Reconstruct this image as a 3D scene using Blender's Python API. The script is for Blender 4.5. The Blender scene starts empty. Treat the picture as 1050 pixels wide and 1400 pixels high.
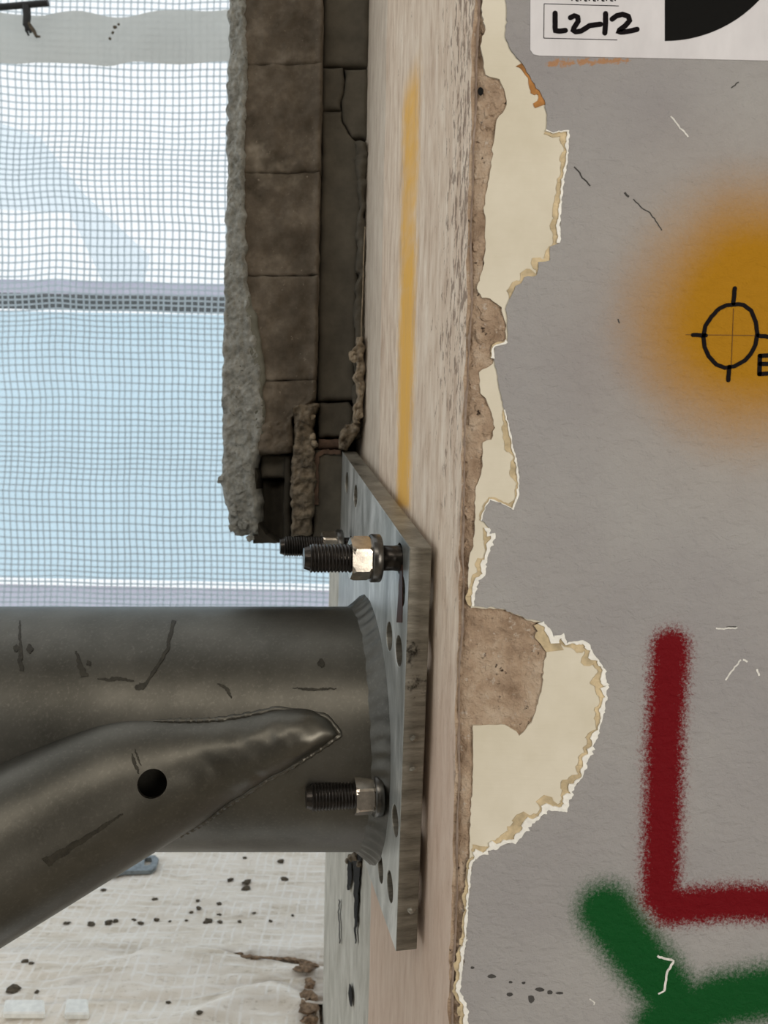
import bpy, bmesh, math, random
import numpy as np
from mathutils import Vector, Matrix
from mathutils.geometry import tessellate_polygon

random.seed(7)
RNG = np.random.default_rng(7)
SC = bpy.context.scene
COL = SC.collection

# ------------------------------------------------------------------ camera
F, CX, CY = 1050.0, 525.0, 700.0
CAM = np.array([0.0, 0.0, 1.4])
PITCH, ROLL = math.radians(-3.0), 0.020
MR = Matrix.Rotation(math.radians(90) + PITCH, 3, 'X') @ Matrix.Rotation(ROLL, 3, 'Z')
MN = np.array(MR)
cd = bpy.data.cameras.new('camera')
cam = bpy.data.objects.new('camera', cd)
COL.objects.link(cam)
cam.matrix_world = Matrix.Translation(CAM) @ MR.to_4x4()
cd.sensor_fit = 'VERTICAL'
cd.sensor_height = 36.0
cd.lens = 36.0 * F / 1400.0
cd.clip_start = 0.02
cd.dof.use_dof = True
cd.dof.focus_distance = 0.53
cd.dof.aperture_fstop = 14.0
SC.camera = cam

# ------------------------------------------------------------------ world, lights, exposure
SC.view_settings.view_transform = 'Standard'
SC.view_settings.look = 'None'
SC.view_settings.gamma = 1.0
SC.view_settings.use_curve_mapping = False
SC.view_settings.exposure = 0.25
W = bpy.data.worlds.new('overcast_sky')
SC.world = W
W.use_nodes = True
bg = W.node_tree.nodes['Background']
bg.inputs['Color'].default_value = (0.94, 0.97, 1.0, 1)
bg.inputs['Strength'].default_value = 0.95


def area_light(name, loc, target, size, power, col):
    d = bpy.data.lights.new(name, 'AREA')
    d.shape = 'RECTANGLE'
    d.size, d.size_y = size
    d.energy = power
    d.color = col
    o = bpy.data.objects.new(name, d)
    COL.objects.link(o)
    o.location = loc
    v = Vector(target) - Vector(loc)
    o.rotation_euler = v.to_track_quat('-Z', 'Y').to_euler()
    return o


area_light('fill_light', (1.25, -1.35, 1.45), (0.25, 0.44, 1.35), (0.9, 0.9), 22, (1.0, 0.94, 0.86))  # added fill behind the camera, brightens wall and nuts; no known fixture
area_light('ceiling_lamp', (-0.35, -0.75, 2.42), (-0.1, 0.3, 1.2), (1.3, 0.45), 8, (1.0, 0.93, 0.84))


# ------------------------------------------------------------------ projection helpers
def ray(x, y):
    d = np.array([(x - CX) / F, -(y - CY) / F, -1.0])
    return MN @ d


def U(x, y, Y):                       # photo point -> the point of the vertical plane at depth Y
    d = ray(x, y)
    return CAM + d * (Y / d[1])


def UP(x, y, p0, n):                  # photo point -> a plane through p0 with normal n
    d = ray(x, y)
    n = np.array(n)
    return CAM + d * (np.dot(np.array(p0) - CAM, n) / np.dot(d, n))


def P(pts):                           # world points -> photo points
    q = (np.asarray(pts) - CAM) @ MN
    return np.stack([CX + F * q[..., 0] / -q[..., 2], CY - F * q[..., 1] / -q[..., 2]], -1)


# ------------------------------------------------------------------ numpy noise
def _h(ix, iy, iz):
    n = (ix * 374761393 + iy * 668265263 + iz * 2147483647 // 7) & 0xFFFFFFFF
    n = ((n ^ (n >> 13)) * 1274126177) & 0xFFFFFFFF
    return ((n ^ (n >> 16)) & 0xFFFF) / 65535.0 * 2 - 1


def vnoise(p):
    p = np.asarray(p, float)
    i = np.floor(p).astype(np.int64)
    f = p - i
    f = f * f * (3 - 2 * f)
    r = 0
    for dx in (0, 1):
        for dy in (0, 1):
            for dz in (0, 1):
                w = (f[..., 0] if dx else 1 - f[..., 0]) * (f[..., 1] if dy else 1 - f[..., 1]) * (f[..., 2] if dz else 1 - f[..., 2])
                r = r + w * _h(i[..., 0] + dx, i[..., 1] + dy, i[..., 2] + dz)
    return r


def fbm(p, octaves=4, gain=0.5):
    p = np.asarray(p, float)
    r, a = 0, 1.0
    for k in range(octaves):
        r = r + a * vnoise(p * (2 ** k) + 17.3 * k)
        a *= gain
    return r


# ------------------------------------------------------------------ materials
def lin(c):
    return tuple(((v / 255) / 12.92 if v / 255 <= 0.04045 else ((v / 255 + 0.055) / 1.055) ** 2.4) for v in c) + (1.0,)


class NT:
    def __init__(s, name):
        s.m = bpy.data.materials.new(name)
        s.m.use_nodes = True
        s.t = s.m.node_tree
        s.b = s.t.nodes['Principled BSDF']
        s.out = s.t.nodes['Material Output']
        s.tc = s.t.nodes.new('ShaderNodeTexCoord')

    def link(s, a, b):
        s.t.links.new(a, b)

    def put(s, sock, v):
        if hasattr(v, 'links'):
            s.link(v, sock)
        else:
            sock.default_value = v

    def vec(s, scale=(1, 1, 1), loc=(0, 0, 0)):
        n = s.t.nodes.new('ShaderNodeMapping')
        s.link(s.tc.outputs['Object'], n.inputs['Vector'])
        n.inputs['Scale'].default_value = scale
        n.inputs['Location'].default_value = loc
        return n.outputs[0]

    def noise(s, scale, detail=4, rough=0.55, stretch=(1, 1, 1), loc=(0, 0, 0), dist=0.0):
        n = s.t.nodes.new('ShaderNodeTexNoise')
        s.link(s.vec(stretch, loc), n.inputs['Vector'])
        n.inputs['Scale'].default_value = scale
        n.inputs['Detail'].default_value = detail
        n.inputs['Roughness'].default_value = rough
        n.inputs['Distortion'].default_value = dist
        return n.outputs['Fac']

    def ramp(s, fac, stops):
        n = s.t.nodes.new('ShaderNodeValToRGB')
        s.link(fac, n.inputs[0])
        e = n.color_ramp.elements
        while len(e) < len(stops):
            e.new(0.5)
        for k, (p, c) in enumerate(stops):
            e[k].position = p
            e[k].color = c if len(c) == 4 else lin(c)
        return n.outputs[0]

    def math(s, op, a, b=0.0, c=0.0, clamp=False):
        n = s.t.nodes.new('ShaderNodeMath')
        n.operation = op
        n.use_clamp = clamp
        s.put(n.inputs[0], a)
        s.put(n.inputs[1], b)
        s.put(n.inputs[2], c)
        return n.outputs[0]

    def vm(s, op, a, b=(0, 0, 0), out=0, scale=None):
        n = s.t.nodes.new('ShaderNodeVectorMath')
        n.operation = op
        s.put(n.inputs[0], a)
        s.put(n.inputs[1], b)
        if scale is not None:
            s.put(n.inputs['Scale'], scale)
        return n.outputs['Value'] if op in ('DOT_PRODUCT', 'LENGTH', 'DISTANCE') else n.outputs[0]

    def smooth(s, v, lo, hi):          # smoothstep lo->hi gives 0->1 (lo may exceed hi)
        n = s.t.nodes.new('ShaderNodeMapRange')
        n.interpolation_type = 'SMOOTHSTEP'
        s.put(n.inputs['Value'], v)
        a, b, c, d = (lo, hi, 0.0, 1.0) if lo < hi else (hi, lo, 1.0, 0.0)
        for k, q in zip(('From Min', 'From Max', 'To Min', 'To Max'), (a, b, c, d)):
            n.inputs[k].default_value = q
        return n.outputs[0]

    def mix(s, fac, a, b, mode='MIX'):
        n = s.t.nodes.new('ShaderNodeMix')
        n.data_type = 'RGBA'
        n.blend_type = mode
        s.put(n.inputs[0], fac)
        s.put(n.inputs[6], a)
        s.put(n.inputs[7], b)
        return n.outputs[2]

    def bump(s, h, strength, dist=0.001, prev=None):
        n = s.t.nodes.new('ShaderNodeBump')
        s.link(h, n.inputs['Height'])
        n.inputs['Strength'].default_value = strength
        n.inputs['Distance'].default_value = dist
        if prev is not None:
            s.link(prev, n.inputs['Normal'])
        return n.outputs[0]

    def done(s, col, rough=0.85, metal=0.0, normal=None, spec=0.3):
        s.put(s.b.inputs['Base Color'], col)
        s.put(s.b.inputs['Roughness'], rough)
        s.put(s.b.inputs['Metallic'], metal)
        s.b.inputs['Specular IOR Level'].default_value = spec
        if normal is not None:
            s.link(normal, s.b.inputs['Normal'])
        return s.m

    def capsule(s, a, b):              # distance to the segment a-b in metres
        p = s.tc.outputs['Object']
        a, b = np.array(a), np.array(b)
        ab = b - a
        pa = s.vm('SUBTRACT', p, tuple(a))
        h = s.math('MULTIPLY', s.vm('DOT_PRODUCT', pa, tuple(ab)), 1.0 / float(ab @ ab), clamp=True)
        n = s.t.nodes.new('ShaderNodeVectorMath')
        n.operation = 'SCALE'
        n.inputs[0].default_value = tuple(ab)
        s.link(h, n.inputs['Scale'])
        return s.vm('LENGTH', s.vm('SUBTRACT', pa, n.outputs[0]))


def simple(name, c, rough=0.8, metal=0.0, var=0.12, scale=60, bump=0.3, bscale=300, stretch=(1, 1, 1), spec=0.3, bd=0.0006):
    n = NT(name)
    a = tuple(max(0, v * (1 - var)) for v in c)
    b = tuple(min(255, v * (1 + var)) for v in c)
    col = n.ramp(n.noise(scale, 5, 0.6, stretch), [(0.3, a), (0.7, b)])
    nm = n.bump(n.noise(bscale, 4, 0.6, stretch), bump, bd) if bump else None
    return n.done(col, rough, metal, nm, spec)


def galv(name, lo, hi, rlo=0.26, rhi=0.42, metal=0.9):
    n = NT(name)
    big = n.noise(14, 6, 0.62)
    fine = n.noise(420, 3, 0.6)
    col = n.ramp(big, [(0.28, lo), (0.72, hi)])
    col = n.mix(n.math('MULTIPLY', n.smooth(fine, 0.5, 0.8), 0.35), col, lin(tuple(min(255, v * 1.2) for v in hi)))
    rough = n.math('ADD', n.math('MULTIPLY', n.noise(35, 5, 0.6), rhi - rlo), rlo)
    nm = n.bump(n.noise(700, 3, 0.6), 0.12, 0.0003)
    nm = n.bump(n.noise(40, 4, 0.6), 0.10, 0.001, nm)
    return n.done(col, rough, metal, nm, 0.5)


M = {}
M['galv'] = galv('galvanised_steel', (76, 74, 67), (102, 99, 91), 0.34, 0.5)
n = NT('galvanised_plate')
refl_smear = n.noise(1.0, 6, 0.66, (30, 22, 7), (0, 0, 0), 0.6)
col = n.ramp(refl_smear, [(0.3, (122, 124, 119)), (0.5, (176, 178, 173)), (0.66, (228, 229, 224))])  # pale streaks paint vertical reflections into the colour, mixed with smears
M['plate'] = n.done(col, n.math('ADD', 0.22, n.math('MULTIPLY', n.noise(30, 5, 0.6), 0.3)), 0.5, n.bump(n.noise(60, 5, 0.6), 0.12, 0.001), 0.5)
n = NT('flame_cut_edge')
str_ = n.noise(120, 5, 0.7, (0.15, 0.15, 1.0))
col = n.ramp(str_, [(0.3, (92, 88, 79)), (0.52, (140, 136, 125)), (0.75, (178, 174, 163))])
col = n.mix(n.smooth(n.noise(45, 5, 0.6), 0.62, 0.7), col, lin((48, 44, 38)))
M['cut_edge'] = n.done(col, 0.45, 0.55, n.bump(str_, 0.5, 0.0012), 0.5)
M['weld'] = galv('weld_metal', (74, 73, 68), (100, 98, 91), 0.38, 0.52)
M['black_steel'] = simple('black_oxide_steel', (62, 58, 54), 0.32, 0.85, 0.2, 200, 0.1, 900, spec=0.5)
M['nut_steel'] = simple('bright_nut_steel', (190, 182, 170), 0.22, 0.95, 0.12, 150, 0.03, 600, spec=0.5)
M['washer_steel'] = simple('dark_washer_steel', (92, 90, 86), 0.3, 0.9, 0.15, 150, 0.12, 600, spec=0.5)
M['rust'] = simple('rust_run', (62, 36, 27), 0.5, 0.1, 0.2, 200, 0.2)
M['stain'] = simple('dark_stain', (50, 47, 39), 0.55, 0.35, 0.2, 250, 0.1)
M['shade_drip'] = simple('hole_shade_and_drip', (16, 14, 12), 0.9)  # near-black for painted hole shade and for the concrete drips

# plaster of the jamb: vertical streaks, a yellow chalk stripe, grey concrete towards the back
CXr, CYr, SL = 0.0473, 0.443, 0.20        # front arris of the jamb and its splay


def jamb_x(Y):
    return CXr - (Y - CYr) * SL


n = NT('jamb_plaster')
st1 = n.noise(1.0, 6, 0.64, (60, 120, 26))
st2 = n.noise(1.0, 5, 0.68, (120, 230, 85), (3, 1, 2))
col = n.ramp(st1, [(0.25, (176, 152, 131)), (0.47, (209, 190, 169)), (0.7, (228, 214, 195))])
sep = n.t.nodes.new('ShaderNodeSeparateXYZ')
n.link(n.tc.outputs['Object'], sep.inputs[0])
Yv, Zv = sep.outputs['Y'], sep.outputs['Z']
near = n.smooth(n.math('ADD', Yv, n.math('MULTIPLY', n.math('SUBTRACT', n.noise(12, 4), 0.5), 0.05)), 0.56, 0.455)
thr = n.math('SUBTRACT', 0.655, n.math('MULTIPLY', near, n.math('ADD', 0.07, n.math('MULTIPLY', n.smooth(Zv, 1.3, 1.52), 0.11))))
dk = n.smooth(n.math('SUBTRACT', st2, thr), 0.0, 0.07)
up = n.smooth(Zv, 1.28, 1.5)
col = n.mix(n.math('MULTIPLY', dk, n.math('ADD', 0.35, n.math('MULTIPLY', up, 0.4))), col, lin((118, 98, 84)))
col = n.mix(n.math('MULTIPLY', n.smooth(Zv, 1.33, 1.2), 0.55), col, lin((196, 170, 152)))
grey = n.smooth(n.math('ADD', Yv, n.math('MULTIPLY', n.math('SUBTRACT', n.noise(30, 3), 0.5), 0.02)), 0.706, 0.722)
gc = n.ramp(n.noise(1.0, 6, 0.6, (60, 60, 22)), [(0.3, (166, 162, 150)), (0.7, (204, 201, 190))])
gc = n.mix(n.smooth(n.noise(1.0, 5, 0.6, (80, 90, 9), (2, 5, 0)), 0.66, 0.74), gc, lin((70, 66, 58)))
col = n.mix(n.math('MULTIPLY', grey, n.math('SUBTRACT', 1.0, n.math('MULTIPLY', n.smooth(Zv, 1.3, 1.4), 0.6))), col, gc)
arr = n.smooth(n.math('ADD', Yv, n.math('MULTIPLY', n.math('SUBTRACT', n.noise(1.0, 5, 0.7, (60, 60, 40)), 0.5), 0.022)), 0.4515, 0.4475)
col = n.mix(n.math('MULTIPLY', arr, 0.85), col, n.ramp(n.noise(90, 5, 0.65), [(0.3, (118, 98, 82)), (0.7, (172, 150, 132))]))
yl0 = n.math('ABSOLUTE', n.math('SUBTRACT', n.math('ADD', Yv, n.math('MULTIPLY', n.math('SUBTRACT', n.noise(9, 3), 0.5), 0.02)), 0.607))
YEL = (yl0, Zv)
ym = n.smooth(n.math('ADD', yl0, n.math('MULTIPLY', n.math('SUBTRACT', st2, 0.5), 0.03)), 0.036, 0.010)
yz = n.math('MULTIPLY', n.smooth(Zv, 1.368, 1.376), n.smooth(Zv, 1.72, 1.68))
yb = n.ramp(n.noise(1.0, 5, 0.6, (4, 4, 9), (0.6, 0, 0.35)), [(0.38, (0.22, 0.22, 0.22, 1)), (0.56, (1, 1, 1, 1))])
ylo = n.smooth(Zv, 1.575, 1.535)
yf = n.math('MULTIPLY', n.math('MULTIPLY', ym, yz), n.math('MAXIMUM', yb, ylo))
yf = n.math('MULTIPLY', yf, n.math('ADD', 0.55, n.math('MULTIPLY', st1, 0.55)), clamp=True)
col = n.mix(yf, col, lin((226, 172, 62)))
nm = n.bump(st2, 0.45, 0.0016)
nm = n.bump(n.noise(160, 4, 0.6), 0.25, 0.0008, nm)
M['jamb'] = n.done(col, 0.9, 0, nm, 0.2)

n = NT('aggregate_plaster')
a1 = n.noise(55, 7, 0.66)
col = n.ramp(a1, [(0.25, (138, 114, 92)), (0.5, (186, 162, 138)), (0.75, (214, 196, 174))])
col = n.mix(n.smooth(n.noise(260, 4, 0.6), 0.60, 0.72), col, lin((202, 188, 172)))
col = n.mix(n.smooth(n.noise(190, 4, 0.6, (1, 1, 1), (5, 2, 1)), 0.64, 0.72), col, lin((68, 54, 44)))
nm = n.bump(n.noise(220, 5, 0.7), 0.9, 0.003)
M['aggregate'] = n.done(col, 0.92, 0, n.bump(a1, 0.5, 0.003, nm), 0.2)

n = NT('cream_paint')
br = n.noise(1.0, 4, 0.6, (30, 30, 600))
col = n.ramp(n.noise(22, 5, 0.6), [(0.3, (209, 201, 180)), (0.7, (223, 216, 198))])
M['cream'] = n.done(col, 0.75, 0, n.bump(br, 0.22, 0.0006), 0.25)
M['torn_white'] = simple('torn_white_paper', (240, 238, 230), 0.9, 0, 0.04, 200, 0.4, 600)
M['torn_tan'] = simple('torn_tan_layer', (194, 176, 142), 0.9, 0, 0.14, 120, 0.4, 500)
M['rust_tan'] = simple('orange_brown_layer', (168, 118, 66), 0.9, 0, 0.2, 120, 0.3, 500)

FY = 0.4425                                # face of the grey paint
n = NT('grey_wall_paint')
col = n.ramp(n.noise(7, 5, 0.55), [(0.3, (151, 148, 148)), (0.7, (167, 165, 162))])
sp1 = n.noise(520, 3, 0.65)
spk = n.noise(1300, 2, 0.5)
jit = n.math('MULTIPLY', n.math('SUBTRACT', sp1, 0.5), 0.016)
jit2 = n.math('ADD', jit, n.math('MULTIPLY', n.math('SUBTRACT', spk, 0.5), 0.008))
W2 = lambda x, y: tuple(U(x, y, FY))
px = FY / F
# yellow cloud
ctr = W2(1036, 428)
sc_ = n.t.nodes.new('ShaderNodeMapping')
n.link(n.vm('SUBTRACT', n.tc.outputs['Object'], ctr), sc_.inputs['Vector'])
sc_.inputs['Scale'].default_value = (1.0, 1.0, 0.98)
dy = n.math('ADD', n.vm('LENGTH', sc_.outputs[0]), n.math('MULTIPLY', n.math('SUBTRACT', n.noise(14, 3), 0.5), 0.022))
dyj = n.math('ADD', dy, n.math('MULTIPLY', jit, 0.8))
fy = n.math('ADD', n.math('MULTIPLY', n.smooth(dyj, 228 * px, 80 * px), 0.9), n.math('MULTIPLY', n.smooth(dyj, 330 * px, 110 * px), 0.10), clamp=True)
col = n.mix(fy, col, lin((170, 121, 20)))
# green strokes


def dmin(nt, segs):
    r = None
    for a, b in segs:
        d = nt.capsule(W2(*a), W2(*b))
        r = d if r is None else nt.math('MINIMUM', r, d)
    return r


dg = n.math('ADD', dmin(n, [((829, 1246), (868, 1300)), ((868, 1300), (925, 1372)), ((905, 1400), (985, 1368)), ((985, 1368), (1120, 1345)), ((925, 1372), (900, 1440))]), n.math('MULTIPLY', jit2, 1.0))
fg = n.math('ADD', n.math('MULTIPLY', n.smooth(dg, 62 * px, 24 * px), 0.93), n.math('MULTIPLY', n.smooth(dg, 95 * px, 30 * px), 0.07))
col = n.mix(fg, col, lin((8, 76, 30)))
dr = n.math('ADD', dmin(n, [((917, 886), (909, 1000)), ((909, 1000), (903, 1225)), ((903, 1225), (925, 1240)), ((915, 1240), (1000, 1234)), ((1000, 1234), (1140, 1236))]), jit2)
fr = n.math('ADD', n.math('MULTIPLY', n.smooth(dr, 38 * px, 17 * px), 0.93), n.math('MULTIPLY', n.smooth(dr, 58 * px, 20 * px), 0.07))
col = n.mix(fr, col, lin((108, 2, 14)))
# brown scuffs below the sticker
ds = n.math('ADD', dmin(n, [(((752, 87)), (785, 87)), ((792, 86), (858, 82))]), n.math('MULTIPLY', n.math('SUBTRACT', n.noise(260, 4, 0.7), 0.5), 0.012))
col = n.mix(n.math('MULTIPLY', n.smooth(ds, 5 * px, 1 * px), 0.8), col, lin((176, 126, 78)))
nm = n.bump(n.noise(230, 5, 0.62), 0.65, 0.0018)
nm = n.bump(n.noise(110, 5, 0.65, (1, 1, 1.6), (0, 0, 0), 0.7), 0.5, 0.003, nm)
M['grey'] = n.done(col, 0.7, 0, nm, 0.15)

n = NT('label_film')
col = n.ramp(n.noise(1.0, 4, 0.6, (60, 60, 25)), [(0.3, (208, 206, 208)), (0.7, (222, 220, 222))])
M['label'] = n.done(col, 0.4, 0, n.bump(n.noise(1.0, 3, 0.5, (90, 90, 30)), 0.08, 0.001), 0.4)
M['ink'] = simple('black_marker_ink', (14, 9, 12), 0.7, 0, 0.1, 300, 0, spec=0.1)
M['print'] = simple('black_print', (16, 16, 15), 0.7, 0, 0.06, 300, 0, spec=0.1)
M['pencil'] = simple('pencil_line', (112, 78, 34), 0.8, 0, 0.1, 300, 0)
M['scratch_dark'] = simple('dark_scratch', (70, 68, 66), 0.8, 0, 0.1, 300, 0)
M['scratch_white'] = simple('white_scratch', (222, 220, 214), 0.8, 0, 0.1, 300, 0)

# the outer leaf
n = NT('rough_grey_render')
a1 = n.noise(70, 7, 0.7)
col = n.ramp(a1, [(0.28, (108, 108, 101)), (0.5, (160, 160, 152)), (0.75, (198, 198, 190))])
col = n.mix(n.smooth(n.noise(300, 4, 0.6), 0.64, 0.72), col, lin((62, 60, 54)))
M['render'] = n.done(col, 0.95, 0, n.bump(n.noise(240, 6, 0.75), 0.9, 0.004), 0.2)
n = NT('dirty_brick')
a1 = n.noise(26, 7, 0.66)
col = n.ramp(a1, [(0.25, (64, 57, 47)), (0.5, (98, 89, 77)), (0.72, (132, 122, 108))])
col = n.mix(n.smooth(n.noise(9, 5, 0.6, (1, 1, 1), (1, 4, 2)), 0.6, 0.75), col, lin((150, 140, 124)))
col = n.mix(n.math('MULTIPLY', n.smooth(n.noise(240, 4, 0.6), 0.66, 0.74), 0.6), col, lin((160, 150, 134)))
M['brick'] = n.done(col, 0.92, 0, n.bump(n.noise(180, 6, 0.7), 0.5, 0.002), 0.2)
M['dark_brick'] = simple('grey_brown_block', (84, 79, 69), 0.9, 0, 0.13, 40, 0.35, 260)
M['skim'] = simple('smooth_grey_skim', (104, 103, 92), 0.9, 0, 0.12, 50, 0.3, 260)
M['mortar'] = simple('old_mortar', (110, 100, 85), 0.95, 0, 0.32, 110, 0.9, 260, bd=0.002)
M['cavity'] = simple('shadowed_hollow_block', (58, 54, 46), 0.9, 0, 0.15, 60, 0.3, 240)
M['crumb_light'] = simple('pale_mortar_crumb', (140, 127, 108), 0.95, 0, 0.2, 160, 0.6, 400)
M['clay'] = simple('dull_clay_brick', (92, 74, 62), 0.92, 0, 0.2, 90, 0.4, 300)


def film(name, c, transp, diff=0.12):
    n = NT(name)
    tr = n.t.nodes.new('ShaderNodeBsdfTransparent')
    tl = n.t.nodes.new('ShaderNodeBsdfTranslucent')
    df = n.t.nodes.new('ShaderNodeBsdfDiffuse')
    w = n.ramp(n.noise(9, 4, 0.6), [(0.3, tuple(v * 0.96 for v in c)), (0.7, c)])
    for q in (tl, df):
        n.link(w, q.inputs['Color'])
    tr.inputs['Color'].default_value = lin(tuple(min(255, v * 1.03) for v in c))
    m1 = n.t.nodes.new('ShaderNodeMixShader')
    m1.inputs[0].default_value = diff
    n.link(tl.outputs[0], m1.inputs[1])
    n.link(df.outputs[0], m1.inputs[2])
    m2 = n.t.nodes.new('ShaderNodeMixShader')
    m2.inputs[0].default_value = transp
    n.link(m1.outputs[0], m2.inputs[1])
    n.link(tr.outputs[0], m2.inputs[2])
    n.link(m2.outputs[0], n.out.inputs['Surface'])
    n.t.nodes.remove(n.b)
    return n.m


M['film'] = film('clear_sheeting_film', (247, 249, 249), 0.86)
M['hem'] = film('folded_sheeting_hem', (206, 205, 198), 0.10, 0.3)
M['blue_film'] = film('pale_blue_sheeting', (200, 224, 235), 0.38)
M['haze_film'] = film('thin_blue_film', (232, 241, 246), 0.72)
M['thread'] = film('netting_thread', (208, 215, 218), 0.24, 0.3)
M['lilac_board'] = film('pale_lilac_plastic', (212, 206, 218), 0.1)
M['scaffold'] = simple('weathered_scaffold_tube', (30, 28, 24), 0.5, 0.5, 0.15, 30, 0.1)
M['black_plastic'] = simple('black_plastic', (34, 33, 31), 0.5, 0, 0.2, 100, 0.1)
M['strap'] = simple('grey_strap_steel', (128, 136, 140), 0.4, 0.6, 0.15, 100, 0.1)
M['foam'] = simple('white_foam', (232, 232, 226), 0.9, 0, 0.05, 100, 0.3)
M['rubble'] = simple('brown_rubble', (120, 100, 80), 0.95, 0, 0.35, 120, 0.8, 300, bd=0.002)
M['crumb'] = simple('dark_crumb', (78, 70, 58), 0.95, 0, 0.3, 200, 0.4)
M['concrete_floor'] = simple('dusty_concrete', (176, 168, 154), 0.85, 0, 0.1, 4, 0.2, 60)
M['ceiling'] = simple('old_ceiling', (150, 146, 138), 0.9, 0, 0.06, 4, 0.1, 60)
M['dim_wall'] = simple('dim_wall_paint', (104, 96, 86), 0.9, 0, 0.08, 3, 0.1, 60)
M['core'] = simple('wall_core', (120, 108, 94), 0.95, 0, 0.1, 30, 0.3, 100)

# woven sheet on the ground
DECK = 0.612
n = NT('woven_white_sheet')
wv = n.t.nodes.new('ShaderNodeTexNoise')
n.link(n.vec(), wv.inputs['Vector'])
wv.inputs['Scale'].default_value = 14
wv.inputs['Detail'].default_value = 3
dv = n.vm('SCALE', n.vm('SUBTRACT', wv.outputs['Color'], (0.5, 0.5, 0.5)), scale=0.016)
q = n.vm('ADD', n.tc.outputs['Object'], dv)
sp = n.t.nodes.new('ShaderNodeSeparateXYZ')
n.link(q, sp.inputs[0])


def lines(v, pitch, w):
    f = n.math('ABSOLUTE', n.math('SUBTRACT', n.math('FRACT', n.math('DIVIDE', v, pitch)), 0.5))
    return n.smooth(f, w, w * 0.3)


lx = n.math('MULTIPLY', lines(sp.outputs[0], 0.0165, 0.2), n.smooth(n.noise(25, 3), 0.36, 0.6))
ly = n.math('MULTIPLY', lines(sp.outputs[1], 0.0185, 0.2), n.smooth(n.noise(25, 3, loc=(4, 4, 4)), 0.36, 0.6))
base = n.ramp(n.noise(1.0, 7, 0.66, (9, 34, 20)), [(0.28, (198, 185, 165)), (0.48, (226, 217, 203)), (0.7, (238, 231, 220))])
base = n.mix(n.math('MULTIPLY', n.smooth(n.noise(1.0, 5, 0.7, (60, 160, 60)), 0.55, 0.7), 0.45), base, lin((150, 136, 114)))
col = n.mix(n.math('MULTIPLY', n.math('MAXIMUM', lx, ly), 0.55), base, lin((244, 241, 235)))
at_ = n.t.nodes.new('ShaderNodeAttribute')
at_.attribute_name = 'dirt'
dd = n.math('MULTIPLY', at_.outputs['Fac'], n.math('ADD', 0.45, n.noise(90, 5, 0.7)), clamp=True)
col = n.mix(dd, col, lin((116, 98, 78)))
hgt = n.math('MAXIMUM', lx, ly)
nm = n.bump(hgt, 0.35, 0.0015)
M['woven'] = n.done(col, 0.8, 0, n.bump(n.noise(40, 5, 0.6), 0.3, 0.004, nm), 0.3)


# ------------------------------------------------------------------ object helpers
def obj(name, verts, faces, mat, parent=None, smooth=False, mats=None, fmat=None):
    me = bpy.data.meshes.new(name)
    me.from_pydata([tuple(map(float, v)) for v in verts], [], [tuple(map(int, f)) for f in faces])
    for m in (mats or [mat]):
        me.materials.append(m)
    if fmat is not None:
        me.polygons.foreach_set('material_index', list(fmat))
    if smooth:
        me.polygons.foreach_set('use_smooth', [True] * len(me.polygons))
    me.update()
    o = bpy.data.objects.new(name, me)
    COL.objects.link(o)
    if parent is not None:
        o.parent = parent
        o.matrix_parent_inverse = parent.matrix_world.inverted() if parent.type != 'EMPTY' else Matrix.Translation(-parent.location)
    return o


def tag(o, label, cat, group=None, kind=None):
    o['label'] = label
    o['category'] = cat
    if group:
        o['group'] = group
    if kind:
        o['kind'] = kind
    return o


def empty(name, loc, label=None, cat=None, group=None, kind=None):
    o = bpy.data.objects.new(name, None)
    COL.objects.link(o)
    o.location = tuple(map(float, loc))
    o.empty_display_size = 0.05
    if cat:
        tag(o, label, cat, group)
    if kind:
        o['kind'] = kind
    return o


def structure(o, label=None):
    o['kind'] = 'structure'
    if label:
        o['label'] = label
    return o


def grid_faces(nx, ny, flip=False):
    i, j = np.meshgrid(np.arange(nx), np.arange(ny))
    a = (j * (nx + 1) + i).ravel()
    f = np.stack([a, a + 1, a + nx + 2, a + nx + 1], 1)
    return f[:, ::-1] if flip else f


def box(x0, x1, y0, y1, z0, z1):
    v = [(x, y, z) for x in (x0, x1) for y in (y0, y1) for z in (z0, z1)]
    f = [(0, 1, 3, 2), (4, 6, 7, 5), (0, 4, 5, 1), (2, 3, 7, 6), (0, 2, 6, 4), (1, 5, 7, 3)]
    return v, f


def dense(pts, step, jit=0.0, closed=True):
    """subdivide a photo polyline and roughen it"""
    out = []
    m = len(pts)
    for k in range(m if closed else m - 1):
        a, b = np.array(pts[k], float), np.array(pts[(k + 1) % m], float)
        d = np.hypot(*(b - a))
        c = max(1, int(d / step))
        for t in range(c):
            q = a + (b - a) * t / c
            if jit and t:
                q = q + RNG.normal(0, jit, 2)
            out.append(q)
    if not closed:
        out.append(np.array(pts[-1], float))
    return out


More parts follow.
